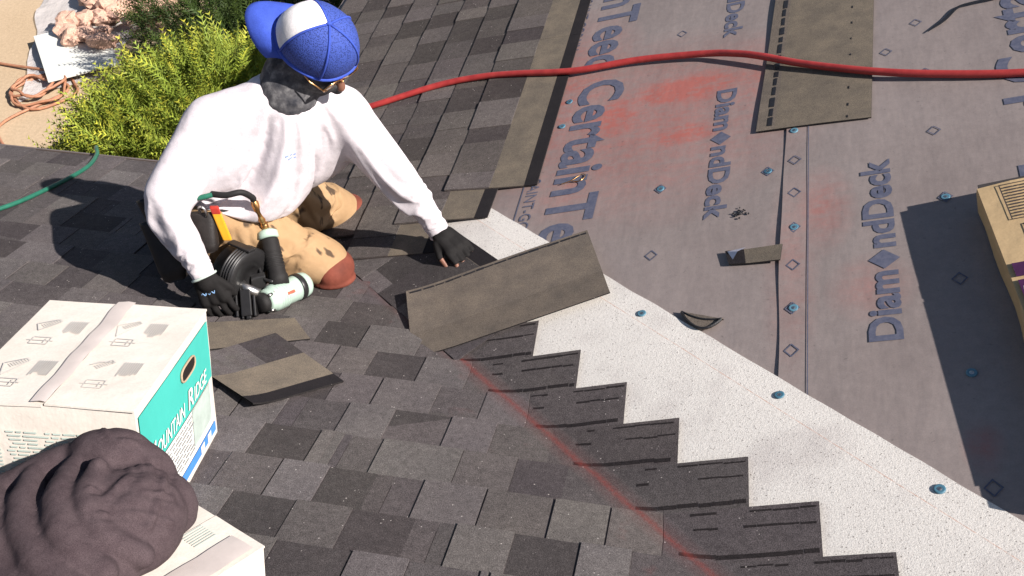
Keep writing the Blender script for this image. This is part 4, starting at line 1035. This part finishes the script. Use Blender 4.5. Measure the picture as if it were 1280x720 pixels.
# trousers
mb = MB()
mb.ell(V3((-1.31, .925, -.02)), (lath, fwh, uph), (.172, .135, .12), 24, 14)
for h_, k_, a_ in ((Hr, Kr, Ar), (Hl, Kl, Al)):
    mb.cap(h_ - V3((0, 0, .01)), .108, k_, .082, 20); mb.cap(k_, .078, a_, .066, 20)
pin_p = lambda p: max(near(p, Kr, .10, .13), near(p, Kl, .10, .13), near(p, Ar, .08, .1), near(p, Al, .08, .1), 1.0 if p.z > .03 else 0.0)
pants = clothify('trousers', mb, .0125, 5, M_PANT, PER, coll, .12, 18, pin_p)
bpy.data.objects.remove(coll)
pants['label'] = 'tan work trousers blotched with black tar'
for k_, h_ in ((Kr, Hr), (Kl, Hl)):
    mb = MB(); d = (k_ - h_); d.z = 0; d.normalize(); u = NA; s_ = u.cross(d).normalized()
    e_ = .032 if k_ is Kr else .040; mb.ell(k_ + d * e_ - u * .024, (d, s_, u), (.066, .086, .064), 20, 12); mb.ell(k_ + d * (e_ - .004) - u * .056, (d, s_, u), (.075, .080, .022), 20, 12)
    kp = blob('knee_pad', mb, .005, 5, M_PAD, PER); kp['label'] = 'rust red knee pad'
for a_, t_ in ((Ar, Tr), (Al, Tl)):
    mb = MB(); mb.cap(a_, .052, a_.lerp(t_, .6), .045); mb.cap(a_.lerp(t_, .5), .046, t_, .038); mb.cap(a_ + NA * .05, .05, a_, .05)
    blob('boot', mb, .007, 4, M_BOOT, PER)
# gloves
mb = MB(); mb.cap(Wr + (Elr - Wr).normalized() * .05, .034, Wr, .033); palm(mb, Wr, KR, dR, latR, inR, .004)
for f_ in RF: finger(mb, f_[:3] + [f_[3] - (f_[3] - f_[2]) * (.2 if f_ is RF[0] else -.1)], .0112, .0095)
finger(mb, RT, .013, .011); g = blob('glove', mb, .0038, 4, M_GLOVE, PER); g['label'] = 'black work glove on the hand by the nail gun'
g2 = MB(); g2.tube([KR - dR * (.030 + .005 * math.sin(i * 1.1)) - inR * (.0175 - .00001 * i) + latR * (-.024 + .0024 * i) for i in range(21)], .0016, 5); g2.build('glove_print', simple('pale_blue_print', (.22, .38, .62), .6), PER)
mb = MB(); mb.cap(Wl + (Ell_ - Wl).normalized() * .05, .032, Wl, .032); palm(mb, Wl, KL, dL, latL, dn, .004)
for f_ in LF: finger(mb, [f_[0], f_[1]], .0114, .0108)
finger(mb, LT[:2], .0145, .0125); g = blob('glove', mb, .0038, 4, M_GLOVE, PER); g['label'] = 'black fingerless glove on the reaching hand'
# gaiter
mb = MB(); mb.ell(Hc + fh * .012 - uh * .050, (lh, fh, uh), (.088, .111, .078), 24, 14); mb.ell(Hc + fh * .045 - uh * .075, (lh, fh, uh), (.060, .060, .052)); mb.cap(Hc - uh * .06 - fh * .035, .080, Nb + upc * .0, .092, 20); mb.ell(Hc + fh * .03 - uh * .10, (lh, fh, uh), (.08, .08, .06), 20, 12); mb.cap(Hc + fh * .112 - uh * .036, .019, Hc + fh * .114 - uh * .055, .022, 10)
fo = [(Hc + lh * .08 * s_ - fh * .05 - uh * z, Hc + lh * .03 * s_ + fh * .09 - uh * (z + .05), .008, .005) for s_ in (-1, 1) for z in (.0, .03, .06)]
ga = blob('face_gaiter', mb, .0045, 4, M_GAIT, PER, fo, .003, 20); ga['label'] = 'grey patterned neck gaiter pulled over the nose'
# glasses
g = MB()
for s_ in (-1, 1): g.ell(Hc + fh * .108 + lh * (.034 * s_) + uh * -.004, (lh, uh, fh), (.027, .018, .006), 14, 8)
o = g.build('glasses', M_LENS, PER, True)
g = MB()
for s_ in (-1, 1):
    c = Hc + fh * .111 + lh * (.034 * s_) + uh * -.004; g.tube([c + lh * (.029 * math.cos(i * math.pi / 8)) + uh * (.020 * math.sin(i * math.pi / 8)) for i in range(17)], .0022, 6)
    g.tube([c + lh * (.029 * s_), Hc + lh * (.082 * s_) + fh * .07 + uh * .0, Hc + lh * (.084 * s_) - fh * .02], .0022, 6)
g.tube([Hc + fh * .115 - lh * .006, Hc + fh * .119 + uh * .004, Hc + fh * .115 + lh * .006], .0022, 6); g.build('glasses_frame', M_BRASS, PER, True)
# cap, worn backwards: bill points away from the face
bk = Matrix.Rotation(R_(26), 3, uh) @ -fh
if bk.y > (Matrix.Rotation(R_(-26), 3, uh) @ -fh).y: bk = Matrix.Rotation(R_(-26), 3, uh) @ -fh
cl = uh.cross(bk).normalized(); cc = Hc + uh * .036 - fh * .006
capo = empty('cap', cc); capo.parent = PER; capo.matrix_parent_inverse = Matrix.Translation(PER.location).inverted()
def cpt(th, ph, k=1.0):    # th 0 = top, ph angle from bill direction
    r = math.sin(th) ** .92; hgt = math.cos(th); ridge = 1 + .012 * math.cos(6 * ph)
    fr = .5 + .5 * math.cos(ph); up_ = .122 + .018 * fr * math.sin(th) ** 2
    return cc + (bk * (math.cos(ph) * .119) + cl * (math.sin(ph) * .101)) * (r * k * ridge) + uh * (up_ * hgt * k - .012)
def cap_panel(p0, p1, mat, nm, k=1.0, t1=math.pi / 2 + .10):
    n, m_ = 14, 14; vs = [cpt(t1 * j / m_ + .001, p0 + (p1 - p0) * i / n, k) for j in range(m_ + 1) for i in range(n + 1)]
    vs2 = [cc + (v - cc) * .97 for v in vs]; b = len(vs)
    fs = [(j * (n + 1) + i, j * (n + 1) + i + 1, (j + 1) * (n + 1) + i + 1, (j + 1) * (n + 1) + i) for j in range(m_) for i in range(n)]
    fs += [tuple(x + b for x in reversed(f)) for f in fs]; fs += [(m_ * (n + 1) + i + 1, m_ * (n + 1) + i, b + m_ * (n + 1) + i, b + m_ * (n + 1) + i + 1) for i in range(n)]
    for e_ in (0, n): fs += [(j * (n + 1) + e_, (j + 1) * (n + 1) + e_, b + (j + 1) * (n + 1) + e_, b + j * (n + 1) + e_) for j in range(m_)]
    o = mk(nm, vs + vs2, fs, mat, smooth=True); part(o, capo); o.matrix_parent_inverse = Matrix.Translation(PER.location + (capo.matrix_world.translation - PER.location)).inverted() if False else Matrix.Translation(cc).inverted(); return o
w_ = R_(50)
o = cap_panel(-w_, w_, M_CAPW, 'front_panel', 1.006); o['label'] = 'white front panel'
for i in range(4):
    a0 = w_ + (2 * math.pi - 2 * w_) * i / 4; a1 = w_ + (2 * math.pi - 2 * w_) * (i + 1) / 4; cap_panel(a0, a1, M_CAPM, 'mesh_panel')
def inc(g, nm, mat):
    o = g.build(nm, mat, None, True); o.parent = capo; o.matrix_parent_inverse = Matrix.Translation(cc).inverted(); return o
for i in range(5):
    a0 = w_ + (2 * math.pi - 2 * w_) * i / 4; g = MB(); g.tube([cpt((math.pi / 2 + .08) * j / 12 + .02, a0, 1.008) for j in range(13)], .0035, 6); inc(g, 'seam', M_CAPB)
g = MB(); g.tube([cpt(math.pi / 2 + .07, 2 * math.pi * i / 36, 1.004) for i in range(37)], .006, 6); inc(g, 'sweatband', M_CAPB)
g = MB(); g.ell(cpt(.001, 0, 1.02), (lh, bk, uh), (.008, .008, .006), 10, 6); inc(g, 'button', M_CAPB)
n, m_ = 20, 8; vs = []
for z in (0, -.004):
    for j in range(m_ + 1):
        for i in range(n + 1):
            ph = -R_(62) + R_(124) * i / n; base = cpt(math.pi / 2 + .06, ph); s_ = j / m_
            ext = .088 * (math.cos(ph * 1.18) ** .55 if math.cos(ph * 1.18) > 0 else 0)
            p = base + bk * (ext * s_) + uh * (z - .030 * s_ * s_ - .026 * (math.sin(ph) ** 2) * (.3 + s_ * .9)); vs.append(p)
k = (n + 1) * (m_ + 1); fs = []
for j in range(m_):
    for i in range(n):
        a = j * (n + 1) + i; fs.append((a, a + 1, a + n + 2, a + n + 1)); fs.append((k + a, k + a + n + 1, k + a + n + 2, k + a + 1))
for i in range(n): a = m_ * (n + 1) + i; fs.append((a, a + 1, k + a + 1, k + a))
g = MB(); g.add(vs, fs); inc(g, 'bill', M_CAPB)
capo['label'] = 'blue mesh-back cap worn backwards with white front panel'
# tool belt with pouches
belt = empty('tool_belt', V3((-1.29, .925, .03))); belt.parent = PER; belt.matrix_parent_inverse = Matrix.Translation(PER.location).inverted()
def inb(g, nm, mat, sm=True):
    o = g.build(nm, mat, None, sm); o.parent = belt; o.matrix_parent_inverse = Matrix.Translation(belt.location).inverted(); return o
bc = V3((-1.292, .925, .035)); vs = []; n = 40
for i in range(n):
    a = 2 * math.pi * i / n; d = lath * (math.cos(a) * .180) + fwh * (math.sin(a) * .150)
    for z, k_ in ((-.025, 1.0), (.025, 1.0), (.025, 1.03), (-.025, 1.03)): vs.append(bc + d * k_ + uph * z)
fs = [(4 * i + q, 4 * i + (q + 1) % 4, 4 * ((i + 1) % n) + (q + 1) % 4, 4 * ((i + 1) % n) + q) for i in range(n) for q in range(4)]
g = MB(); g.add(vs, fs); inb(g, 'strap', M_LEATH)
def pouch(top, bot, w, d, lat, flare=1.15):
    top, bot = V3(top), V3(bot); ax = (bot - top).normalized(); lat = V3(lat); lat = (lat - ax * lat.dot(ax)).normalized(); nr = ax.cross(lat); L = (bot - top).length
    rings = []; n = 20
    for t, k_ in ((0, flare), (.06, flare * .99), (.4, 1.04), (.8, .96), (.95, .82), (1, .5)):
        rings.append([top + ax * (L * t) + lat * (w * k_ * math.copysign(abs(math.cos(a)) ** .6, math.cos(a))) + nr * (d * k_ * math.copysign(abs(math.sin(a)) ** .6, math.sin(a))) for a in [2 * math.pi * i / n for i in range(n)]])
    inner = [[top + ax * (L * t) + ((p - top) * .86 - ax * ((p - top) * .86).dot(ax)) for p in rings[0]] for t in (0.0, .5)]
    al = [inner[1], inner[0]] + rings; vs = [p for r in al for p in r]
    fs = [(j * n + i, j * n + (i + 1) % n, (j + 1) * n + (i + 1) % n, (j + 1) * n + i) for j in range(len(al) - 1) for i in range(n)] + [tuple(range(n)), tuple((len(al) - 1) * n + i for i in range(n - 1, -1, -1))]
    g = MB(); g.add(vs, [tuple(reversed(f)) for f in fs]); return inb(g, 'pouch', M_LEATH)
pouch((-1.475, .715, .045), (-1.405, .620, -.115), .045, .030, (.8, .5, .2))
pouch((-1.515, .80, .065), (-1.455, .735, -.06), .050, .030, (.6, .7, .1))
pouch((-1.320, 0.719, 0.090), (-1.300, 0.654, -0.015), .040, .026, (.95, .2, .1))
g = MB(); g.tube(spline([(-1.44, .79, .045), (-1.47, .76, .06), (-1.475, .72, .045)], 5), .008, 6); inb(g, 'hanger', M_LEATH)
g = MB(); g.tube(spline([(-1.41, .86, .045), (-1.47, .83, .07), (-1.515, .80, .055)], 5), .010, 6); inb(g, 'hanger', M_LEATH)
g = MB(); g.tube(spline([(-1.310, 0.699, 0.095), (-1.310, 0.692, 0.125), (-1.297, 0.689, 0.135), (-1.287, 0.689, 0.120), (-1.291, 0.692, 0.098)], 6), .004, 8); inb(g, 'steel_hook', M_STEEL)
g = MB(); g.box((-1.255, 0.701, 0.060), (V3((.92, .3, -.1)).normalized(), V3((-.35, .80, .0)).normalized(), V3((-.2, .1, .97)).normalized()), (.013, .007, .050), bev=.004); inb(g, 'utility_knife', simple('yellow_plastic', (.70, .33, .02), .4, .5, .08), False)
g = MB(); g.box((-1.266, 0.706, 0.114), (V3((.92, .3, -.1)).normalized(), V3((-.35, .80, .0)).normalized(), V3((-.2, .1, .97)).normalized()), (.013, .007, .012), bev=.004); inb(g, 'knife_slider', simple('red_plastic', (.35, .03, .02), .4, .5, .08), False)
belt['label'] = 'black leather tool belt with pouches and a yellow knife'
tag(PER, 'kneeling person in white shirt, tan trousers and backwards blue cap, reaching across the valley', 'person')

# ------------------------------------------------------------------ coil nailer
GUN = empty('nail_gun', A(-1.13, .64, .013))
def gp(x, w, h): return A(x, w, h)
def gb(mb, nm, mat, sm=True, par=GUN):
    return mb.build(nm, mat, par, sm)
def lathe(mb, c0, ax, prof, n=24, c=(1, 1, 1)):
    ax = V3(ax).normalized(); u = ax.cross(V3((0, 0, 1)) if abs(ax.z) < .9 else V3((1, 0, 0))).normalized(); v = ax.cross(u); vs = []
    for t, r in prof: vs += [V3(c0) + ax * t + (u * math.cos(2 * math.pi * i / n) + v * math.sin(2 * math.pi * i / n)) * max(r, 1e-4) for i in range(n)]
    m_ = len(prof); fs = [(j * n + i, j * n + (i + 1) % n, (j + 1) * n + (i + 1) % n, (j + 1) * n + i) for j in range(m_ - 1) for i in range(n)] + [tuple(range(n - 1, -1, -1)), tuple((m_ - 1) * n + i for i in range(n))]
    mb.add(vs, fs)
m0, m1 = gp(-1.112, .602, .060), gp(-1.038, .760, .060); ax = (m1 - m0).normalized(); L = (m1 - m0).length
g = MB(); lathe(g, m0, ax, [(0, .030), (.004, .036), (.02, .037), (.025, .041), (.07, .041), (.075, .039), (.115, .039), (.12, .041)]); gb(g, 'motor_housing', M_MINT)
g = MB(); lathe(g, m0, ax, [(.1205, .0415), (.124, .0435), (.138, .0435), (.142, .040)]); gb(g, 'housing_ring', M_BLKPL)
g = MB(); lathe(g, m0, ax, [(.1425, .036), (.146, .041), (L - .012, .038), (L - .003, .030), (L, .018)]); gb(g, 'exhaust_cap', M_MINT)
g = MB(); lathe(g, m0 - ax * .05, ax, [(.024, .020), (.030, .028), (.045, .031), (.0495, .029)]); gb(g, 'nose_collar', M_BLKRB)
for i in range(4):
    an = math.pi / 2 * i + .5; u = ax.cross(V3((0, 0, 1))).normalized(); v = ax.cross(u); g = MB(); lathe(g, m0 - ax * .004 + (u * math.cos(an) + v * math.sin(an)) * .034, ax, [(0, .006), (.014, .006)], 8); gb(g, 'bolt', M_STEEL)
for t_ in (.033, .043, .053, .063):
    g = MB(); lathe(g, m0, ax, [(t_, .0405), (t_ + .001, .0425), (t_ + .004, .0425), (t_ + .005, .0405)]); gb(g, 'cooling_fin', M_MINT)
for i in range(5):
    an = .9 + i * .28; u = ax.cross(V3((0, 0, 1))).normalized(); v = ax.cross(u); g = MB(); c_ = m0 + ax * (L - .018) + (u * math.cos(an) + v * math.sin(an)) * .0385
    g.box(c_, (ax, u, v), (.008, .003, .003)); gb(g, 'exhaust_slot', M_BLKPL, False)
g = MB(); g.box(m0 + ax * .095 + V3((.018, -.030, .020)), (ax, V3((.75, -.2, -.6)).normalized().cross(ax).normalized(), ax.cross(V3((.75, -.2, -.6)).normalized().cross(ax).normalized())), (.014, .012, .004)); gb(g, 'warning_label', simple('red_label', (.45, .10, .06), .5), False)
for t_ in (.045, .056, .067, .078, .089):
    g = MB(); h_a = gp(-1.092, .668, .095); h_b = gp(-1.150, .742, .205); lathe(g, h_a, (h_b - h_a), [(t_, .027), (t_ + .0015, .0292), (t_ + .005, .0292), (t_ + .0065, .027)]); gb(g, 'grip_rib', M_BLKRB)
g = MB(); g.tube(spline([gp(-1.10, .64, .11), gp(-1.135, .65, .115), gp(-1.165, .69, .15), gp(-1.16, .72, .18)], 6), .005, 8); gb(g, 'trigger_guard', M_BLKPL)
g = MB(); g.tube([gp(-1.13, .60, .085), gp(-1.175, .60, .10), gp(-1.20, .615, .11)], [.016, .014, .018], 10); gb(g, 'feed_throat', M_STEEL)
# label plate
g = MB(); g.box(m0 + ax * .052 + NA * .032 + V3((.012, -.026, 0)), (ax, V3((.6, -.3, .1)).normalized().cross(ax).normalized(), ax.cross(V3((.6, -.3, .1)).normalized().cross(ax).normalized())), (.016, .011, .003)); gb(g, 'rating_plate', M_WHITEP, False)
h0, h1 = gp(-1.092, .668, .095), gp(-1.150, .742, .205); hx = (h1 - h0).normalized(); HL = (h1 - h0).length
g = MB(); lathe(g, h0, hx, [(-.01, .030), (.02, .031), (.03, .0275), (HL * .5, .0275), (HL - .012, .029), (HL - .004, .027)]); gb(g, 'handle', M_BLKRB)
g = MB(); lathe(g, h0, hx, [(HL - .004, .022), (HL, .032), (HL + .018, .032), (HL + .022, .026), (HL + .030, .014)]); gb(g, 'handle_cap', M_MINT)
g = MB(); lathe(g, h1 + hx * .006 + V3((-.025, -.01, 0)), hx, [(0, .009), (.02, .009)], 10); gb(g, 'bolt', M_STEEL)
g = MB(); g.box(h0 + hx * .05 + V3((-.045, .0, -.01)), (hx, V3((.9, .3, 0)).normalized(), hx.cross(V3((.9, .3, 0)).normalized())), (.022, .006, .006), bev=.003); gb(g, 'trigger', M_BLKPL)
# coil magazine drum
dc = gp(-1.212, .655, .120); dx = V3((.90, -.36, .05)).normalized()
g = MB(); prof = [(-.040, .050), (-.040, .066), (-.034, .070), (.000, .070), (.001, .074)]
for i in range(4): prof += [(.004 + i * .010, .0765), (.0085 + i * .010, .0765), (.009 + i * .010, .0735), (.0135 + i * .010, .0735)]
prof += [(.045, .072), (.049, .062), (.049, .03), (.044, .028)]
lathe(g, dc, dx, [(t_, r_ * 1.17) for t_, r_ in prof], 36); gb(g, 'magazine_drum', M_BLKPL)
g = MB(); lathe(g, dc, dx, [(-.052, .016), (-.0405, .020)], 16); gb(g, 'drum_knob', M_BLKPL)
g = MB(); g.box(dc - dx * .048 + V3((0, -.018, -.02)), (V3((.2, -.5, .84)).normalized(), dx, V3((.2, -.5, .84)).normalized().cross(dx)), (.055, .006, .010), bev=.003); gb(g, 'drum_latch', M_BLKPL, False)
g = MB(); g.box(dc + NA * .092 + dx * .015, (dx, NA.cross(dx).normalized(), NA), (.045, .014, .004), bev=.003); gb(g, 'magazine_arm', M_BLKPL, False)
g = MB(); g.box(gp(-1.150, .645, .10), (V3((.85, .5, 0)).normalized(), V3((-.5, .85, 0)).normalized(), NA), (.022, .010, .024), bev=.004); gb(g, 'magazine_bracket', M_BLKPL, False)
# nose with feed guide
nz = (gp(-1.150, .560, .014) - gp(-1.172, .605, .10)); nl = nz.length; nz.normalize(); sx_ = V3((.96, .2, .05)); sx_ = (sx_ - nz * sx_.dot(nz)).normalized(); sy_ = nz.cross(sx_)
nc = gp(-1.161, .583, .058)
for dx_, ww, ll in ((-.030, .004, .8), (-.014, .003, .95), (.004, .007, 1.0), (.024, .004, .85)):
    g = MB(); g.box(nc + sx_ * dx_, (sx_, sy_, nz), (ww, .014, nl * .5 * ll), bev=.003); gb(g, 'nose_rail', M_BLKPL, False)
g = MB(); g.box(nc + sy_ * .014, (sx_, sy_, nz), (.016, .005, nl * .40), bev=.003); gb(g, 'nose_plate', M_BLKPL, False)
g = MB(); lathe(g, nc + nz * (nl * .5 - .01), nz, [(0, .008), (.016, .007)], 10); gb(g, 'nose_tip', M_STEEL)
# coupling
b0, b1 = h1 + hx * .026, V3((-1.166, .760, .122)); bx = (b1 - b0); BL = bx.length; bx.normalize()
g = MB(); lathe(g, b0, bx, [(-.004, .008), (.01, .008), (.011, .0115), (.03, .0115), (.031, .009), (.05, .009), (.052, .012), (BL - .012, .012), (BL - .01, .008), (BL, .008)], 12); gb(g, 'coupling', M_BRASS)
tag(GUN, 'black and mint coil nail gun standing on the shingles by the gloved hand', 'nail gun')
mb = MB(); wp = [b1, b1 + bx * .012, V3((-1.185, .735, .168)), V3((-1.225, .715, .168)), V3((-1.275, .725, .158))]
sl = spline(wp, 6); mb.tube(sl, .0095, 12)
wh = empty('whip_hose', b1); mb.build('strain_sleeve', M_BLKRB, wh, True)
mb = MB(); mb.tube(spline([V3((-1.265, .723, .160)), V3((-1.31, .705, .155)), V3((-1.365, .72, .135)), V3((-1.45, .80, .09)), V3((-1.53, .90, .02)), A(-1.66, 1.02, .06), A(-1.75, 1.2, .022), A(-1.80, 1.5, .022), A(-1.84, 1.80, .022), A(-1.85, 1.86, -.05), A(-1.85, 1.87, -.6)], 8), .008, 12); mb.build('hose_tube', M_GRNH, wh, True)
tag(wh, 'short green hose from the nail gun passing behind the bent arm', 'hose')

# ------------------------------------------------------------------ ground and garden below the eave
GZ = -3.0
def mat_ground():
    m = NT('sandy_concrete', .95, .15); f = m.noise(.8, 4, .6); g = m.noise(35, 4, .7)
    c = m.ramp(f, [(.3, (.40, .30, .195)), (.7, (.47, .36, .245))]); m.base(m.mix(1, c, m.ramp(g, [(.3, (.86,) * 3), (.7, (1.1,) * 3)]), 'MULTIPLY')); m.bump(g, .3, .01); return m.mat
gr = mk('ground', [(-150, -150, GZ), (150, -150, GZ), (150, 150, GZ), (-150, 150, GZ)], [(0, 1, 2, 3)], mat_ground()); tag(gr, kind='structure')

def mat_leaf(name):
    m = NT(name, .6, .25); c = m.attr(); m.base(m.mix(1, c, m.ramp(m.noise(9, 3, .6), [(.3, (.7,) * 3), (.7, (1.25,) * 3)]), 'MULTIPLY'))
    m.b.inputs['Subsurface Weight'].default_value = 0.0; return m.mat
def fronds(name, lobes, n, L, mat, parent, tip, mid, dark, seed, flop=.35):
    """feathery sprays spread over the outer shell of several lobes"""
    r = np.random.default_rng(seed); vs = []; fs = []; cs = []; vol = np.array([l[1][0] * l[1][1] for l in lobes]); vol = vol / vol.sum()
    for q in range(n):
        c, rad = lobes[r.choice(len(lobes), p=vol)]; d = r.normal(size=3); d /= np.linalg.norm(d)
        if d[2] < -.35: d[2] *= -.6
        k = r.uniform(.62, 1.0) ** .6; p = np.array(c) + d * np.array(rad) * k
        out = d * np.array([1, 1, .7]) + r.normal(size=3) * flop + np.array([0, 0, .45]); out /= np.linalg.norm(out)
        side = np.cross(out, r.normal(size=3)); side /= np.linalg.norm(side) + 1e-9; nr = np.cross(side, out)
        ln_ = L * r.uniform(.6, 1.35); br = r.uniform(.75, 1.25); st = 7; curve = nr * r.uniform(-.3, .3)
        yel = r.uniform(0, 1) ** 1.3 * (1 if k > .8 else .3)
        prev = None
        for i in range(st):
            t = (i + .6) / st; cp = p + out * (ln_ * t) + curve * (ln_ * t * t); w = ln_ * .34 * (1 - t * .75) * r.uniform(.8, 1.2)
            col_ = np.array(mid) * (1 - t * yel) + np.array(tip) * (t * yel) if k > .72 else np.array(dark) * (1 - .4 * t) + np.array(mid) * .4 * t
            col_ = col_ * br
            for s_ in (-1, 1):
                b = len(vs); dirv = out * .75 + side * s_ * .8; e = cp + dirv * w + nr * r.normal() * w * .25; th = ln_ * .030
                vs += [cp - out * th, cp + out * th + nr * th * .4, e]; fs.append((b, b + 1, b + 2)); cs.append(tuple(col_))
        b = len(vs); e = p + out * ln_ * 1.08 + curve * ln_ * 1.1; th = ln_ * .02
        vs += [p - side * th, p + side * th, e]; fs.append((b, b + 1, b + 2)); cs.append(tuple(np.array(mid) * br))
    o = mk(name, vs, fs, mat, None, cs); part(o, parent); return o
M_LEAF = mat_leaf('juniper_leaf'); M_BARK = simple('juniper_bark', (.10, .065, .04), .9, .2, .3, 20)
jb = empty('juniper_bush', (-3.0, 3.5, GZ))
lob = [((-3.05, 3.15, -1.75), (.50, .50, .42)), ((-3.40, 3.12, -2.0), (.42, .40, .38)), ((-3.18, 3.50, -1.80), (.50, .46, .40)), ((-2.75, 3.5, -1.65), (.55, .55, .45)), ((-3.08, 3.85, -1.85), (.42, .40, .38)), ((-3.70, 3.05, -2.3), (.32, .34, .32)), ((-2.5, 3.1, -1.8), (.5, .5, .4)), ((-2.85, 3.45, -2.3), (.85, .8, .6))]
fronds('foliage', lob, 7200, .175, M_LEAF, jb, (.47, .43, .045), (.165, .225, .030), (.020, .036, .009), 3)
for i, (x, y) in enumerate(((-3.0, 3.5), (-3.2, 3.3), (-2.8, 3.7))):
    g = MB(); g.tube(spline([(x, y, GZ - .02), (x + .05, y - .05, GZ + .5), (x - .15 + .15 * i, y + .1, GZ + 1.05)], 5), [.05 - .0028 * k for k in range(11)], 8); g.build('trunk', M_BARK, jb, True)
tag(jb, 'feathery golden-green juniper bush growing below the eave', 'bush')
db = empty('shade_tinted_shrub', (-2.9, 5.0, GZ))
lob = [((-3.3, 5.1, -2.35), (.6, .5, .4)), ((-2.8, 4.8, -2.2), (.6, .5, .5)), ((-2.4, 4.6, -2.0), (.5, .5, .5)), ((-2.9, 5.4, -2.4), (.9, .6, .6)), ((-3.2, 5.9, -2.4), (.8, .5, .45)), ((-2.3, 4.0, -2.0), (.4, .6, .5)), ((-3.9, 5.6, -2.5), (.55, .5, .45)), ((-4.25, 5.95, -2.45), (.45, .45, .42)), ((-3.7, 6.1, -2.4), (.6, .5, .5)), ((-3.5, 5.3, -2.4), (.6, .5, .5))]
fronds('foliage', lob, 4800, .17, M_LEAF, db, (.06, .085, .012), (.028, .05, .010), (.010, .018, .006), 5)  # leaf colours darkened to paint in the shade of the house
g = MB(); g.tube(spline([(-2.9, 5.0, GZ - .02), (-2.85, 5.0, GZ + .6), (-2.95, 5.05, GZ + 1.3)], 5), [.06 - .004 * k for k in range(11)], 8); g.build('trunk', M_BARK, db, True)
tag(db, 'shrub behind the juniper with house shade painted into its dark green leaves', 'bush')

# plastic sheet, panel and rubble
M_PLAST = NT('clear_plastic_sheet', .25, .5); M_PLAST.base((.62, .60, .60)); M_PLAST.b.inputs['Alpha'].default_value = .62; M_PLAST.bump(M_PLAST.noise(6, 4, .6), .6, .05); M_PLAST = M_PLAST.mat
n = 26; vs = []; fs = []; cn = [V3((-5.62, 5.30, 0)), V3((-5.05, 5.75, 0)), V3((-5.25, 7.6, 0)), V3((-6.35, 7.2, 0))]
for j in range(n + 1):
    for i in range(n + 1):
        a, b = i / n, j / n; p = cn[0].lerp(cn[1], a).lerp(cn[3].lerp(cn[2], a), b); w = V3((noise.noise(p * 2), noise.noise(p * 2 + V3((9, 0, 0))), 0)) * .07
        p = p + w; vs.append(V3((p.x, p.y, GZ + .015 + .05 * abs(noise.fractal(p * 3.2, 1, 2, 3)))))
fs = [(j * (n + 1) + i, j * (n + 1) + i + 1, (j + 1) * (n + 1) + i + 1, (j + 1) * (n + 1) + i) for j in range(n) for i in range(n)]
o = mk('plastic_sheet', vs, fs, M_PLAST, smooth=True); tag(o, 'crumpled clear plastic sheet spread on the ground under the rubble', 'plastic sheet')
g = MB(); g.box((-5.42, 6.02, GZ + .10), (V3((.80, .60, 0)), V3((-.60, .80, 0)), V3((0, 0, 1))), (.30, .42, .008), bev=.003)
o = g.build('white_board', simple('pale_board', (.60, .61, .57), .6, .3, .08)); tag(o, 'pale flat board lying on the plastic sheet under the rubble', 'board')
M_ROCK = simple('pink_broken_mortar', (.52, .33, .25), .9, .2, .25, 9, .5, 30)
rk = []
for i in range(9):
    bm = bmesh.new(); bmesh.ops.create_icosphere(bm, subdivisions=3, radius=1)
    for v in bm.verts: v.co *= 1 + .42 * noise.fractal(v.co * 1.3 + V3((i * 7, 0, 0)), 1, 2, 3); v.co.z *= .62
    me = bpy.data.meshes.new('rubble_piece'); bm.to_mesh(me); bm.free(); me.materials.append(M_ROCK); rk.append(me)
spots = []
for i in range(44):
    t = random.random(); x = -5.55 + .42 * t + random.gauss(0, .11); y = 6.45 + .55 * random.random() + random.gauss(0, .12) + .25 * t; spots.append((x, y))
spots += [(-5.50, 6.16), (-5.62, 6.25), (-5.40, 6.22), (-5.30, 6.30), (-5.2, 6.12), (-5.68, 6.4)]
for x, y in spots:
    o = bpy.data.objects.new('rubble_piece', random.choice(rk)); col.objects.link(o); s_ = random.uniform(.06, .125)
    o.location = (x, y, GZ + .11 + s_ * .35); o.scale = (s_ * random.uniform(.8, 1.3), s_, s_ * random.uniform(.8, 1.2)); o.rotation_euler = (random.uniform(-.5, .5), random.uniform(-.5, .5), random.uniform(0, 6))
    tag(o, 'chunk of pinkish broken mortar in the heap on the plastic sheet', 'rubble', 'rubble pieces on the plastic sheet')
# coiled hose on the ground
M_ORH = simple('tan_orange_hose', (.36, .17, .10), .5, .3, .2)
pts = []; cx, cy = -5.50, 5.47
for i in range(120):
    a = i * .21; r = .21 + .06 * math.sin(i * .047) + .02 * math.sin(i * .9); pts.append(V3((cx + 1.05 * r * math.cos(a) + .05 * math.sin(i * .05), cy + .95 * r * math.sin(a), GZ + .015 + .0006 * i + .01 * math.sin(i * .7))))
tail = [pts[-1], V3((-5.3, 5.6, GZ + .1)), V3((-5.6, 5.75, GZ + .05)), V3((-6.2, 5.85, GZ + .02)), V3((-7.5, 6.1, GZ + .02))]
head = [V3((-5.05, 4.45, GZ + .03)), V3((-5.45, 4.75, GZ + .03)), V3((-5.55, 5.0, GZ + .03))]
g = MB(); g.tube(spline(head + pts[:1], 6)[:-1] + pts + spline(tail, 8)[1:], .012, 8)
o = g.build('coiled_hose', M_ORH, smooth=True); tag(o, 'tan orange hose lying in a loose coil on the ground', 'hose')
g = MB(); g.tube(spline([V3((-5.05, 4.45, GZ + .04)), V3((-4.95, 4.62, GZ + .06)), V3((-4.85, 4.80, GZ + .06)), V3((-4.7, 4.9, GZ + .05))], 6), .03, 8)
o = g.build('hose_reel_strap', M_BLKRB, smooth=True); tag(o, 'short black strap lying at the edge of the juniper', 'strap')
